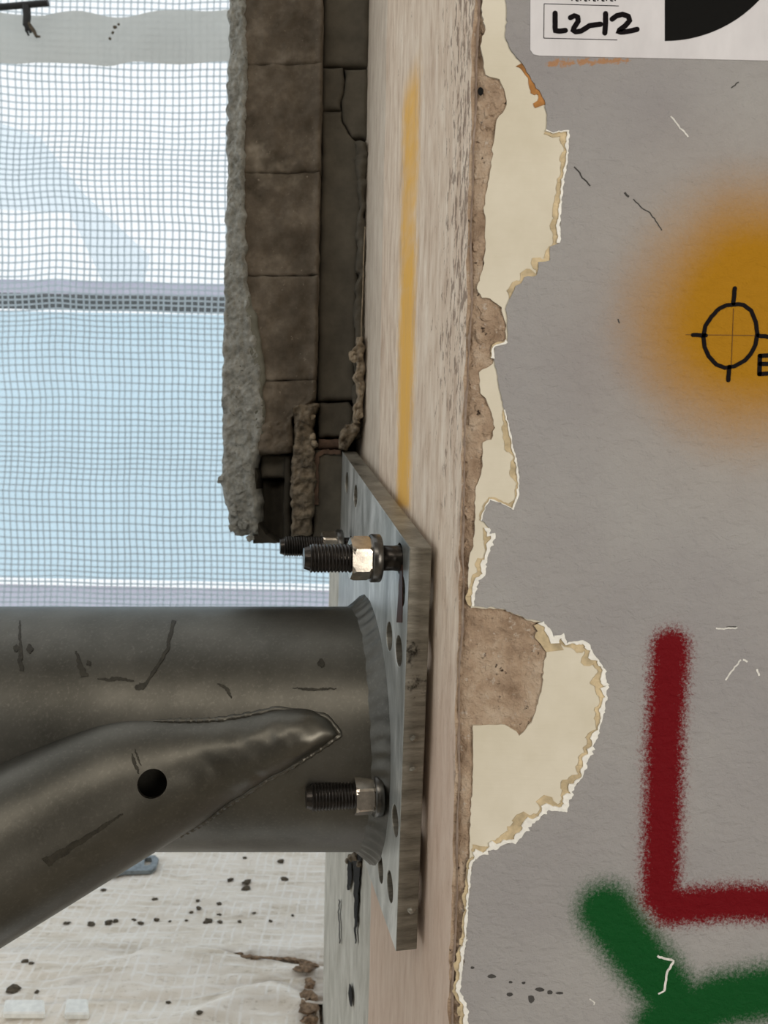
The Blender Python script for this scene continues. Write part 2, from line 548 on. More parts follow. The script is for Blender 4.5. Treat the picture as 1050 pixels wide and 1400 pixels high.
def sheet_poly(name, pts, place, thick, mat, parent=None, up=None):
    """polygon of photo points laid on a surface by place(x, y), given thickness along +Y (or vector up)"""
    v3 = [np.array(place(x, y)) for x, y in pts]
    t = np.array(up if up is not None else (0, thick, 0), float)
    m = len(v3)
    tri = tessellate_polygon([[Vector((p[0], -p[1], 0)) for p in pts]])
    verts = v3 + [p + t for p in v3]
    faces = []
    for a, b, c in tri:
        s = (pts[b][0] - pts[a][0]) * (pts[c][1] - pts[a][1]) - (pts[b][1] - pts[a][1]) * (pts[c][0] - pts[a][0])
        faces.append((a, b, c) if s < 0 else (a, c, b))
    A = sum(pts[k][0] * pts[(k + 1) % m][1] - pts[(k + 1) % m][0] * pts[k][1] for k in range(m))
    for k in range(m):
        l = (k + 1) % m
        faces.append((k, l, m + l, m + k) if A > 0 else (l, k, m + k, m + l))
    return obj(name, verts, faces, mat, parent)


def ribbon(name, pts, wl, wr, place, thick, mat, parent=None, caps=False):
    """strip along photo points, wl/wr wide to its left/right (callables or numbers), raised by thick"""
    p = [np.array(q, float) for q in pts]
    m = len(p)
    L, R = [], []
    for k in range(m):
        d = p[min(k + 1, m - 1)] - p[max(k - 1, 0)]
        d = d / (np.hypot(*d) + 1e-9)
        nn = np.array([d[1], -d[0]])
        a = wl(k / (m - 1)) if callable(wl) else wl
        b = wr(k / (m - 1)) if callable(wr) else wr
        L.append(p[k] + nn * a)
        R.append(p[k] - nn * b)
    ring = L + R[::-1]
    if caps:
        d0 = p[0] - p[1]
        d0 /= np.hypot(*d0) + 1e-9
        d1 = p[-1] - p[-2]
        d1 /= np.hypot(*d1) + 1e-9
        w = wl if not callable(wl) else wl(0.5)
        e0 = np.array([d0[1], -d0[0]])
        e1 = np.array([d1[1], -d1[0]])
        cap1 = [p[-1] + w * (math.cos(t) * (-e1) * -1 + math.sin(t) * d1) for t in np.linspace(0, math.pi, 7)[1:-1]]
        cap0 = [p[0] + w * (math.cos(t) * e0 + math.sin(t) * d0) for t in np.linspace(0, math.pi, 7)[1:-1]]
        ring = L + cap1 + R[::-1] + cap0
        top = [np.array(place(*q)) for q in ring]
        c = len(L)
        k1, k0 = len(cap1), len(cap0)
        faces = [(k, k + 1, len(ring) - k0 - 2 - k, len(ring) - k0 - 1 - k) for k in range(m - 1)]
        faces.append(tuple(range(c - 1, c + k1 + 1)))
        faces.append(tuple([len(ring) - k0 - 1] + list(range(len(ring) - k0, len(ring))) + [0]))
    else:
        top = [np.array(place(*q)) for q in ring]
        faces = [(k, k + 1, 2 * m - 2 - k, 2 * m - 1 - k) for k in range(m - 1)]
    N = len(ring)
    bot = [np.array(place(*q)) + np.array(thick) for q in ring]
    faces += [(k, k + N, (k + 1) % N + N, (k + 1) % N) for k in range(N)]
    return obj(name, top + bot, faces, mat, parent)


def interp(pts, y):
    ys = [p[1] for p in pts]
    xs = [p[0] for p in pts]
    return np.interp(y, ys, xs)


def patch(name, left, right, y0, y1, Y, depth, amp, freq, mat, parent, cell=3.0, edge=5.0, rnd=0.006, ragged=1.0, extra=None, seed=0.0):
    """rough faced block filling the photo region between two side polylines, standing at depth Y"""
    ny = max(6, int((y1 - y0) / cell))
    wm = np.max(interp(right, np.linspace(y0, y1, 20)) - interp(left, np.linspace(y0, y1, 20)))
    nx = max(5, int(wm / cell))
    yy = np.linspace(y0, y1, ny + 1)
    l, r = interp(left, yy), interp(right, yy)
    t = np.linspace(0, 1, nx + 1)
    X = l[:, None] + (r - l)[:, None] * t[None, :]
    Yp = np.repeat(yy[:, None], nx + 1, 1)
    pn = np.stack([X / 14 + seed, Yp / 14, np.full_like(X, seed)], -1)
    ex = np.minimum(X - l[:, None], r[:, None] - X)
    ey = np.minimum(Yp - y0, y1 - Yp)
    e = np.minimum(ex, ey)
    k = np.clip(1 - e / edge, 0, 1)
    X = X + fbm(pn + 31, 3) * ragged * 1.6
    Yp = Yp + fbm(pn + 77, 3) * ragged * 1.6
    V = np.array([U(a, b, Y) for a, b in zip(X.ravel(), Yp.ravel())]).reshape(ny + 1, nx + 1, 3)
    d = fbm(V * freq + seed, 5, 0.55) * amp
    V[..., 1] += d + k ** 2 * rnd
    if extra is not None:
        V[..., 1] += extra(X, Yp, t[None, :])
    n0 = (ny + 1) * (nx + 1)
    verts = V.reshape(-1, 3)
    faces = [tuple(f) for f in grid_faces(nx, ny)]
    faces = [f[::-1] for f in faces]
    loop = [i for i in range(nx + 1)] + [(nx + 1) * (j + 1) - 1 for j in range(1, ny + 1)] + \
           [ny * (nx + 1) + i for i in range(nx - 1, -1, -1)] + [(nx + 1) * j for j in range(ny - 1, 0, -1)]
    back = verts[loop].copy()
    back[:, 1] = Y + depth
    verts = np.vstack([verts, back])
    m = len(loop)
    for q in range(m):
        faces.append((loop[q], loop[(q + 1) % m], n0 + (q + 1) % m, n0 + q))
    faces.append(tuple(n0 + q for q in range(m)))
    return obj(name, verts, faces, mat, parent, smooth=True)


def lump(name, c, r, mat, parent=None, rough=0.3, seed=0, sub=2, flat=(1, 1, 1)):
    bm = bmesh.new()
    bmesh.ops.create_icosphere(bm, subdivisions=sub, radius=1.0)
    V = np.array([v.co[:] for v in bm.verts])
    Fc = [[v.index for v in f.verts] for f in bm.faces]
    bm.free()
    V = V * (1 + rough * fbm(V * 1.3 + seed * 3.7, 3)[:, None])
    V = V * np.array(r) * np.array(flat) + np.array(c)
    return obj(name, V, Fc, mat, parent)


def frame_of(axis):
    a = np.array(axis, float)
    a /= np.linalg.norm(a)
    h = np.array([0, 0, 1.0]) if abs(a[2]) < 0.9 else np.array([0, 1.0, 0])
    u = np.cross(h, a)
    u /= np.linalg.norm(u)
    return a, u, np.cross(a, u)


# ------------------------------------------------------------------ room shell
structure(obj('floor', *box(-3.2, 3.0, -2.6, 0.44, -0.05, 0.0), M['concrete_floor']), 'dusty pale concrete floor of the room')
structure(obj('ceiling', *box(-1.7, 3.0, -2.6, 0.44, 2.5, 2.6), M['ceiling']), 'plain grey ceiling above the room')
structure(obj('wall_back', *box(-3.2, 3.0, -2.7, -2.6, 0.0, 2.5), M['dim_wall']), 'dim brown wall behind the camera')
structure(obj('wall_right', *box(3.0, 3.1, -2.7, 0.44, 0.0, 2.5), M['dim_wall']), 'dim brown wall right of the camera')

# solid core of the painted wall, with the splayed jamb as its left side
BK = 1.057
foot = [(CXr + 0.008, 0.4495), (2.9, 0.4495), (2.9, BK), (jamb_x(BK) + 0.008, BK)]
wall = obj('wall_front', [(x, y, z) for z in (0, 2.5) for x, y in foot],
           [(3, 2, 1, 0), (4, 5, 6, 7)] + [(k, (k + 1) % 4, 4 + (k + 1) % 4, 4 + k) for k in range(4)], M['core'])
structure(wall, 'grey painted wall with torn paint layers, spray marks and a plastered left edge')

# rough aggregate plaster under the paint, near the arris
nx, ny = 120, 560
zz = np.linspace(0.75, 2.05, ny + 1)
z_vis = np.concatenate([np.linspace(0.6, 1.02, 30)[:-1], np.linspace(1.02, 1.78, 520), np.linspace(1.78, 2.3, 30)[1:]])
ny = len(z_vis) - 1
xs = CXr + np.concatenate([np.linspace(-0.0025, 0.058, 100), np.linspace(0.060, 0.2, 30)])
nx = len(xs) - 1
X, Z = np.meshgrid(xs, z_vis)
V = np.stack([X, np.full_like(X, 0.4448), Z], -1)
bumps = fbm(V * 130, 4, 0.62) * 0.0009 + np.maximum(0, fbm(V * 55 + 9, 3)) * -0.0012
kk = np.clip(1 - (X - CXr) / 0.006, 0, 1)
V[..., 1] += np.maximum(bumps, -0.0010) + kk ** 2 * 0.002
V[..., 0] += kk * fbm(np.stack([X * 0, Z * 90, Z * 0], -1), 4) * 0.0008
obj('plaster_base', V.reshape(-1, 3), grid_faces(nx, ny), M['aggregate'], wall, smooth=True)

# jamb skin
yy = [CYr + 0.0015]
while yy[-1] < BK:                       # columns about 1.7 px apart
    yy.append(yy[-1] + 1.7 * yy[-1] ** 2 / (F * 0.1359))
yy[-1] = BK
yy = np.array(yy)
YY, ZZ = np.meshgrid(yy, z_vis)
V = np.stack([jamb_x(YY), YY, ZZ], -1)
streak = fbm(V * np.array([1, 150, 22.0]), 4, 0.6)
edge = np.clip(1 - (YY - CYr) / 0.03, 0, 1)
V[..., 0] += -0.0007 * streak * (0.5 + edge) + np.clip(1 - (YY - CYr) / 0.006, 0, 1) ** 2 * 0.0012
V[..., 0] += np.where((YY > 0.713), 0.0018, 0) - 0.0012 * fbm(V * np.array([1, 9, 5.0]), 3)
obj('jamb_plaster', V.reshape(-1, 3), grid_faces(len(yy) - 1, ny, True), M['jamb'], wall, smooth=True)

# cream skim, grey paint and their torn edges
CREAM_L = [(660, -500), (660, -20), (659, 20), (664, 40), (657, 62), (661, 80), (664, 102), (670, 105), (683, 108), (689, 121), (693, 138), (690, 150),
           (679, 164), (677, 182), (673, 216), (667, 255), (661, 284), (664, 296), (663, 325), (664, 342), (661, 364), (652, 393),
           (659, 407), (670, 408), (686, 420), (691, 440), (692, 464), (674, 472), (674, 497), (655, 509), (657, 538), (664, 544),
           (672, 564), (677, 585), (672, 601), (660, 605), (660, 638), (650, 672), (650, 709), (647, 742), (642, 762), (640, 793),
           (644, 831), (685, 833), (707, 841), (720, 848), (742, 852), (746, 856), (749, 882), (744, 910), (741, 942), (733, 972), (727, 988),
           (710, 1006), (706, 1000), (690, 991), (647, 992), (647, 1037), (646, 1078), (643, 1118), (642, 1156), (642, 1176), (650, 1190),
           (870, 1190), (870, -500)]
at = lambda Y: (lambda x, y: U(x, y, Y))
cream = sheet_poly('cream_skim', dense(CREAM_L[:-2], 5, 0.7, False) + CREAM_L[-2:], at(0.4434), 0.0018, M['cream'], wall)

GREY_L = [(693, -500), (692, -20), (693, 15), (691, 50), (700, 70), (714, 86), (727, 110), (740, 128), (746, 142), (748, 160), (747, 177), (756, 182), (764, 179), (778, 178),
          (776, 215), (770, 252), (766, 292), (765, 332), (752, 337), (752, 356), (736, 358), (734, 376), (717, 379), (713, 387), (705, 391), (697, 408), (693, 417),
          (694, 440), (694, 468), (676, 474), (675, 490), (679, 505), (683, 532), (690, 560), (698, 592), (701, 612), (706, 630), (710, 652), (709, 676), (702, 697),
          (690, 690), (670, 683), (665, 690), (658, 712), (669, 722), (668, 731), (677, 729), (671, 747), (664, 768), (663, 787), (654, 793), (649, 812), (648, 829),
          (685, 832), (708, 840), (722, 847), (743, 850), (747, 855), (752, 866), (757, 873), (771, 866), (775, 880), (785, 877), (797, 876), (805, 880), (812, 895), (827, 915), (830, 937),
          (827, 965), (823, 986), (815, 1008), (808, 1030), (800, 1047), (797, 1060), (785, 1076), (778, 1091), (775, 1110), (750, 1107), (736, 1120), (722, 1131),
          (712, 1144), (704, 1151), (690, 1153), (680, 1158), (665, 1165), (650, 1173), (645, 1182), (642, 1206), (639, 1248), (637, 1285), (634, 1310), (628, 1355),
          (637, 1372), (640, 1400), (637, 1450), (622, 2000)]
GP = dense(GREY_L, 4.5, 0.7, False) + [(2600, 2000), (2600, -500)]
grey = sheet_poly('grey_paint', GP, at(FY), 0.0009, M['grey'], wall)


rough_at = lambda Y: (lambda x, y: U(x, y, Y + RNG.uniform(-1, 1) * 0.00018))


def torn(a, b, w_white, w_tan, white=True, tan=M['torn_tan'], wild=0.85):
    """white paper edge and tan layer along GREY_L between two of its points"""
    seg = dense(GREY_L[GREY_L.index(a):GREY_L.index(b) + 1], 3.0, 0.5, False)
    m = len(seg)
    ra = np.clip(1 + wild * fbm(np.stack([np.arange(m) * 0.45, np.full(m, a[1] * 1.7), np.zeros(m)], -1), 2), 0.15, 2)
    rb = np.clip(1 + wild * fbm(np.stack([np.arange(m) * 0.25, np.full(m, a[1] * 2.9), np.ones(m)], -1), 2), 0.1, 2)
    f = lambda arr: (lambda t: float(arr[min(m - 1, int(round(t * (m - 1))))]))
    if white:
        tooth = np.clip(fbm(np.stack([np.arange(m) * 0.9, np.full(m, a[0] * 1.1), np.ones(m)], -1), 2), -0.2, 1) * w_white * 0.8
        ribbon('torn_paper_edge', seg, f(np.maximum(0.3, tooth)), f(ra * w_white), rough_at(0.4421), (0, 0.0012, 0), M['torn_white'], wall)
    ribbon('torn_tan_edge', seg, 0.5, f(ra * w_white * (1 if white else 0) + rb * w_tan), rough_at(0.4430), (0, 0.0006, 0), tan, wall)


torn((778, 178), (765, 332), 2.4, 5.5)
torn((765, 332), (697, 408), 1.0, 7, False)
torn((714, 86), (746, 142), 1.0, 8, False, M['rust_tan'], 1.0)
torn((694, 468), (675, 490), 3, 2)
torn((690, 560), (702, 697), 1.5, 6)
torn((702, 697), (658, 712), 1.2, 3)
torn((669, 722), (648, 829), 3.8, 4.5)
torn((743, 850), (830, 937), 4.6, 9)
torn((830, 937), (775, 1110), 4.8, 6)
torn((775, 1110), (650, 1173), 6, 8)
torn((650, 1173), (637, 1285), 2, 4)
torn((637, 1285), (640, 1400), 4.5, 5)
torn((747, 177), (778, 178), 1.5, 4)

# loose plaster lumps standing proud along the broken edge
for k, (x, y, r) in enumerate([(672, 122, 13), (680, 140, 12), (666, 150, 12), (668, 172, 9), (664, 205, 8), (657, 240, 8), (655, 300, 8), (655, 335, 7),
                               (668, 425, 12), (680, 445, 12), (662, 455, 12), (668, 480, 11), (655, 500, 9), (650, 525, 7),
                               (660, 560, 10), (665, 585, 10), (652, 615, 9), (648, 650, 8), (642, 700, 7), (640, 745, 6), (648, 575, 9)]):
    c = U(x, y, 0.4456)
    lump('plaster_lump', c, r * px, M['aggregate'], wall, 0.5, k, 3, (1, 0.36, 1.15))

lump('nail_hole_shade', U(657, 125, 0.4432), 5.5 * px, M['shade_drip'], wall, 0.15, 5, 2, (0.7, 0.12, 1))  # flat dark lump painted as the shade inside a nail hole

# marks on the grey paint
for pts, w, m in [([(785, 228), (790, 233), (796, 243), (801, 247), (807, 254)], 0.9, 'scratch_dark'),
                  ([(854, 263), (857, 267), (860, 269)], 1.3, 'scratch_dark'),
                  ([(866, 272), (880, 286), (889, 291), (898, 304), (905, 315)], 0.7, 'scratch_dark'),
                  ([(917, 159), (928, 172), (941, 187)], 1.0, 'scratch_white'),
                  ([(1000, 120), (1010, 112)], 0.8, 'scratch_dark'),
                  ([(845, 436), (847, 442)], 0.8, 'scratch_dark'),
                  ([(979, 859), (990, 860), (1008, 858)], 0.9, 'scratch_white'),
                  ([(993, 857.5), (1007, 857)], 0.6, 'scratch_dark'),
                  ([(992, 930), (1000, 918), (1013, 902)], 1.0, 'scratch_white'),
                  ([(1016, 902), (1022, 905)], 1.2, 'scratch_white'), ([(1035, 915), (1038, 924)], 1.2, 'scratch_white'),
                  ([(899, 1307), (921, 1314), (912, 1330), (908, 1355)], 1.5, 'scratch_white'),
                  ([(908, 1355), (900, 1359)], 1.0, 'scratch_white'), ([(806, 1366), (813, 1371), (812, 1374)], 0.8, 'scratch_white')]:
    ribbon('scratch', dense(pts, 3, 0.4, False), w, w, at(0.4423), (0, 0.0004, 0), M[m], wall)
for x, y, a, b in [(672, 1335, 8, 3), (698, 1343, 3, 2), (697, 1360, 5, 3), (726, 1366, 5, 6), (738, 1353, 7, 3), (752, 1357, 5, 3), (765, 1358, 6, 2), (646, 1323, 3, 2), (716, 1344, 3, 2)]:
    pts = [(x + a * math.cos(t) * random.uniform(0.7, 1.1), y + b * math.sin(t) * random.uniform(0.7, 1.1)) for t in np.linspace(0, 2 * math.pi, 9)[:-1]]
    sheet_poly('chip_mark', pts, at(0.4423), 0.0004, M['scratch_dark'], wall)

# survey crosshair and its letter, drawn in marker over the yellow cloud
Q = lambda x, y: (900 + x / 7, 360 + y / 7)
ring = [Q(*p) for p in [(720, 395), (770, 390), (820, 398), (890, 450), (935, 560), (950, 670), (932, 780), (885, 870), (830, 930), (730, 985), (640, 1000), (560, 970), (485, 890),
                        (445, 800), (434, 700), (452, 600), (510, 510), (590, 430), (655, 400), (720, 395)]]
mk = at(0.4421)
th = (0, 0.0005, 0)
ribbon('marker_ring', dense(ring, 5, 0.15, False), 2.7, 2.7, mk, th, M['ink'], wall)
for a, b in [((735, 238), (720, 385)), ((335, 685), (455, 690)), ((955, 690), (1085, 705)), ((682, 990), (672, 1118))]:
    ribbon('marker_tick', dense([Q(*a), Q(*b)], 4, 0.2, False), 2.8, 2.8, mk, th, M['ink'], wall, True)
for a, b in [((975, 885), (970, 1060)), ((975, 885), (1075, 880)), ((975, 962), (1060, 962)), ((970, 1060), (1075, 1052))]:
    ribbon('marker_letter', [Q(*a), Q(*b)], 2.9, 2.9, mk, th, M['ink'], wall, True)
ribbon('pencil_line', [Q(265, 682), Q(930, 690)], 0.45, 0.45, at(0.4422), (0, 0.0004, 0), M['pencil'], wall)
ribbon('pencil_line', [Q(722, 430), Q(700, 970)], 0.35, 0.35, at(0.4422), (0, 0.0004, 0), M['pencil'], wall)

# ------------------------------------------------------------------ survey label
lab = sheet_poly('survey_label', [(726, -330), (725, 68), (729, 74), (737, 76), (1200, 86), (1200, -320)], at(0.4421), 0.0004, M['label'])
tag(lab, 'white survey target label stuck on the grey wall, marked L2-12', 'label')
lp = at(0.44195)
arc = [(909 + 177 * math.cos(t), -121 + 177 * math.sin(t)) for t in np.linspace(0, math.pi / 2, 32)]
sheet_poly('target_quadrant', [(909, -121)] + arc, lp, 0.0001, M['print'], lab)
arc = [(909 - 177 * math.cos(t), -121 - 177 * math.sin(t)) for t in np.linspace(0, math.pi / 2, 32)]
sheet_poly('target_quadrant', [(909, -121)] + arc, lp, 0.0001, M['print'], lab)
for a, b in [((744, 5), (846, 8)), ((744, 5), (743.5, 52)), ((743.5, 52), (844, 54.5))]:
    ribbon('printed_line', [a, b], 0.45, 0.45, lp, (0, 0.0001, 0), M['print'], lab)
for s in [[(759, 18), (759, 30), (759, 42), (766, 42.5), (773, 41.5)],
          [(780, 24), (785, 21.5), (790, 23), (790.5, 29), (786, 36), (783, 41), (787, 43.5), (794, 42.5), (800, 39), (806, 35), (813, 34), (821, 33)],
          [(828, 18.5), (828, 32), (827, 45)],
          [(837, 26), (843, 21.5), (851, 19.5), (859, 22), (861, 28), (855, 35), (847, 41), (845, 44), (854, 43.5), (863, 42), (871, 40)]]:
    ribbon('marker_writing', dense(s, 2.5, 0, False), 3.6, 3.6, lp, (0, 0.0001, 0), M['ink'], lab, True)
for k in range(11):                       # feet of a printed line that the frame cuts off
    x = 782 + k * 5.9
    for a, b in [((x, -7), (x, 1)), ((x, 1), (x + 3.2, 1))][: 1 + k % 2]:
        ribbon('printed_text', [a, b], 0.9, 0.9, lp, (0, 0.0001, 0), M['print'], lab)

# ------------------------------------------------------------------ steel bracket: plate, main tube, brace
PT = 0.015
nrm = np.array([-1.0, -SL, 0.0])
nrm /= np.linalg.norm(nrm)               # out of the jamb, into the opening
SC_ = 1 / math.sqrt(1 + SL * SL)
p_face = np.array([jamb_x(0.5), 0.5, 1.3]) + nrm * (0.0045 + PT)
bracket = empty('steel_bracket', U(500, 1000, 0.6), 'galvanised steel bracket of plate, round tube and slanting brace bolted to jamb', 'bracket')
onp = lambda x, y: UP(x, y, p_face, nrm)
outer = [onp(*p) for p in [(560, 748), (468, 617), (463, 800), (455, 1055), (541, 1301)]]
holes = [((474, 660), 0.0105), ((486, 678), 0.0105), ((532, 870), 0.0105), ((545, 890), 0.0105), ((549, 808), 0.0105),
         ((540, 1122), 0.0105), ((520, 1187), 0.0105), ((533, 1212), 0.0105)] + [(p, 0.0106) for p in ((546, 763), (479, 747), (527, 1084))]
ax_t = np.array([-SL, 1, 0]) / math.sqrt(1 + SL * SL)   # along the jamb
zup = np.array([0, 0, 1.0])
loops = [outer]
for (x, y), r in holes:
    c = onp(x, y)
    loops.append([c + r * (math.cos(t) * ax_t + math.sin(t) * zup) for t in np.linspace(0, 2 * math.pi, 25)[:-1]])
bm = bmesh.new()
front = []
for lp_ in loops:
    vs = [bm.verts.new(tuple(p)) for p in lp_]
    front.append(vs)
    for k in range(len(vs)):
        bm.edges.new((vs[k], vs[(k + 1) % len(vs)]))
bmesh.ops.triangle_fill(bm, edges=bm.edges[:], use_beauty=True)
for f in bm.faces:
    f.normal_update()
    if f.normal.dot(Vector(nrm)) < 0:
        f.normal_flip()
bm.verts.index_update()
fv = [np.array(v.co[:]) for v in bm.verts]
ff = [[v.index for v in f.verts] for f in bm.faces]
li = [[v.index for v in vs] for vs in front]
bm.free()
N0 = len(fv)
verts = fv + [p - nrm * PT for p in fv]
faces = [tuple(f) for f in ff] + [tuple(N0 + i for i in f[::-1]) for f in ff]
fm = [0] * len(faces)
for vs in li:
    for k in range(len(vs)):
        a, b = vs[k], vs[(k + 1) % len(vs)]
        faces.append((a, b, b + N0, a + N0))
        fm.append(1)
pl = obj('plate', verts, faces, None, bracket, mats=[M['plate'], M['cut_edge']], fmat=fm)
bmf = bmesh.new()
bmf.from_mesh(pl.data)
bmesh.ops.recalc_face_normals(bmf, faces=bmf.faces[:])
bmf.to_mesh(pl.data)
bmf.free()
bv = pl.modifiers.new('bevel', 'BEVEL')
bv.width, bv.segments, bv.limit_method = 0.0007, 2, 'ANGLE'
# rust run from the upper front hole
rr = ribbon('rust_run', [(549, 772), (548.5, 800), (547.5, 825), (546.5, 851)], lambda t: 1.6 + 2.2 * t, lambda t: 1.6 + 2.2 * t,
            lambda x, y: onp(x, y) + nrm * 0.0004, -nrm * 0.0004, M['rust'], pl)
# small worn pits and mill marks on the cut edge
for k, (x, y) in enumerate([(570, 815), (568, 838), (569, 925), (566, 1052), (562, 1246), (566, 1010), (572, 790)]):
    c = UP(x, y, onp(552, 1000) - nrm * 0.004, -ax_t)
    lump('edge_pit', c + ax_t * 0.0006, 0.0022, M['cut_edge'], pl, 0.5, k, 1, (1.3, 0.7, 0.9))

# main tube
TY, TR = 0.648, 0.0985
A0 = U(-500, 996, TY)
A1 = U(520, 996, TY)
tax = (A1 - A0) / np.linalg.norm(A1 - A0)


def cyl_hit(x, y, c, a, r):
    d = ray(x, y)
    o = CAM - c
    d2 = d - a * np.dot(d, a)
    o2 = o - a * np.dot(o, a)
    A, B, C_ = d2 @ d2, 2 * (d2 @ o2), o2 @ o2 - r * r
    D = max(0.0, B * B - 4 * A * C_)
    return CAM + d * ((-B - math.sqrt(D)) / (2 * A))


def tube_mesh(a0, axis, length, r, nseg, nlen, cut=None, dent=None):
    a, u, w = frame_of(axis)
    V = []
    for j in range(nlen + 1):
        for i in range(nseg):
            th = 2 * math.pi * i / nseg
            o = r * (math.cos(th) * u + math.sin(th) * w)
            L = length
            if cut is not None:
                p0, nn = cut
                L = np.dot(p0 - (a0 + o), nn) / np.dot(a, nn)
            V.append(a0 + o + a * (L * j / nlen))
    V = np.array(V)
    faces = [(j * nseg + i, j * nseg + (i + 1) % nseg, (j + 1) * nseg + (i + 1) % nseg, (j + 1) * nseg + i) for j in range(nlen) for i in range(nseg)]
    return V, faces


# fit the radius and height so that the outline falls on the photo's 828 and 1165 lines
def silh(zc, r):
    c = np.array([-0.15, TY, zc])
    d = math.hypot(TY, zc - 1.4)
    el = math.atan2(zc - 1.4, TY)
    h = math.asin(r / d)
    ys = []
    for e in (el + h, el - h):
        q = np.array([[c[0] * 1.0, math.cos(e), 1.4 + math.sin(e)]])
        ys.append(e)
    return ys


def ang(y, x=250):
    d = ray(x, y)
    return math.atan2(d[2], d[1])


e1, e2 = ang(828.5), ang(1165)
elc, half = (e1 + e2) / 2, (e1 - e2) / 2
zc = 1.4 + TY * math.tan(elc)
TR = math.hypot(TY, zc - 1.4) * math.sin(half)
q0 = P(np.array([-0.15, TY, zc]))
A0 = U(-900, q0[1], TY)
A1 = U(525, q0[1], TY)
tax = (A1 - A0) / np.linalg.norm(A1 - A0)
V, Fc = tube_mesh(A0, tax, 1.0, TR, 96, 40, (p_face, nrm))
main = obj('main_tube', V, Fc, M['galv'], bracket, smooth=True)
V2, _ = tube_mesh(A0, tax, 1.0, TR, 96, 1, (p_face, nrm))
# weld bead round the tube end
endr = V2[96:]
cen = endr.mean(0)
ns, nr = 96 * 4, 7
V, Fc = [], []
for i in range(ns):
    t = i / 4
    a, b = endr[int(t) % 96], endr[(int(t) + 1) % 96]
    p = a + (b - a) * (t - int(t))
    rad = p - cen
    rad /= np.linalg.norm(rad)
    g = 1 + 0.04 * math.sin(t * 0.35) + 0.03 * math.sin(t * 1.7 + 1)
    e0, c0, e2 = p - tax * 0.013 * g - rad * 0.0004, p - tax * 0.0045 + rad * 0.0040, p + rad * 0.0105 * g - nrm * 0.0004
    for k in range(nr):
        q = k / (nr - 1)
        V.append(e0 * (1 - q) ** 2 + 2 * q * (1 - q) * c0 + e2 * q * q + (rad - tax) * 0.0005 * math.sin(t * 3.3 + q * 2.5) * math.sin(math.pi * q))
for i in range(ns):
    for k in range(nr - 1):
        Fc.append((i * nr + k, i * nr + k + 1, ((i + 1) % ns) * nr + k + 1, ((i + 1) % ns) * nr + k))
obj('weld_bead', V, Fc, M['weld'], bracket, smooth=True)

# brace: comes towards the camera as it drops to the left; its upper end is pressed flat and welded on
from mathutils.bvhtree import BVHTree
ST = np.array([  # photo x, upper edge, depth of the front, depth radius
    (-700, 1421, 0.3834, 0.054), (-500, 1314, 0.4075, 0.054), (-320, 1217, 0.4315, 0.054), (-250, 1179, 0.4415, 0.054), (-120, 1110, 0.4613, 0.054), (0, 1045, 0.481, 0.054), (120, 983, 0.504, 0.054), (208, 944, 0.519, 0.052), (260, 945, 0.527, 0.046), (300, 953, 0.532, 0.040), (350, 957, 0.535, 0.031),
    (390, 959, 0.536, 0.024), (425, 966, 0.539, 0.018), (445, 976, 0.5425, 0.014), (460, 990, 0.547, 0.010), (470, 999, 0.556, 0.006)])
sx = np.concatenate([np.linspace(-700, 100, 140)[:-1], np.linspace(100, 320, 150)[:-1], np.linspace(320, 470, 70)])


def smooth_(v, n_=9):
    w = np.hanning(n_ + 2)[1:-1]
    w /= w.sum()
    return np.convolve(np.pad(v, n_ // 2, 'reflect', reflect_type='odd'), w, 'valid')


def stat(k):
    u = np.arange(-700, 471, 1.0)
    v = np.interp(u, ST[:, 0], ST[:, k])
    wide, fine = smooth_(v, 121), smooth_(v, 25)
    m_ = np.clip((u - 290) / 80, 0, 1)
    return np.interp(sx, u, wide * (1 - m_) + fine * m_)


s_up, s_fr, s_rd = stat(1), stat(2), stat(3)
s_lo = 1290 - 0.615 * sx
nseg, nlen = 120, len(sx) - 1
V = []
for j in range(len(sx)):
    yc = s_fr[j] + s_rd[j]
    c = U(sx[j], (s_up[j] + s_lo[j]) / 2, yc)
    top, low = U(sx[j], s_up[j], yc), U(sx[j], s_lo[j], yc)
    half = np.linalg.norm(top - low) / 2 * 0.86
    up_ = np.array([-0.5, 0, 0.866])
    w8 = np.clip((sx[j] - 380) / 80, 0, 1)
    half = half * (1 + 0.16 * w8)
    up_ = up_ * (1 - w8) + np.array([0, 0, 1.0]) * w8
    up_ /= np.linalg.norm(up_)
    for i in range(nseg):
        th = 2 * math.pi * i / nseg
        V.append(c + half * math.cos(th) * up_ - s_rd[j] * math.sin(th) * np.array([0, 1.0, 0]))
V = np.array(V)
dent = np.clip((V[:, 0] - U(240, 1000, 0.55)[0]) / 0.06, 0, 1)
V[:, 1] += dent * 0.0022 * fbm(V * 34, 3)
Fc = [(j * nseg + i, (j + 1) * nseg + i, (j + 1) * nseg + (i + 1) % nseg, j * nseg + (i + 1) % nseg) for j in range(nlen) for i in range(nseg)]
bvh = BVHTree.FromPolygons([tuple(v) for v in V], Fc)


def bt(x, y):
    d = Vector(ray(x, y)).normalized()
    p, nn, _, _ = bvh.ray_cast(Vector(CAM), d)
    if p is None:
        return U(x, y, 0.55)
    return np.array(p) - np.array(d) * 0.0004


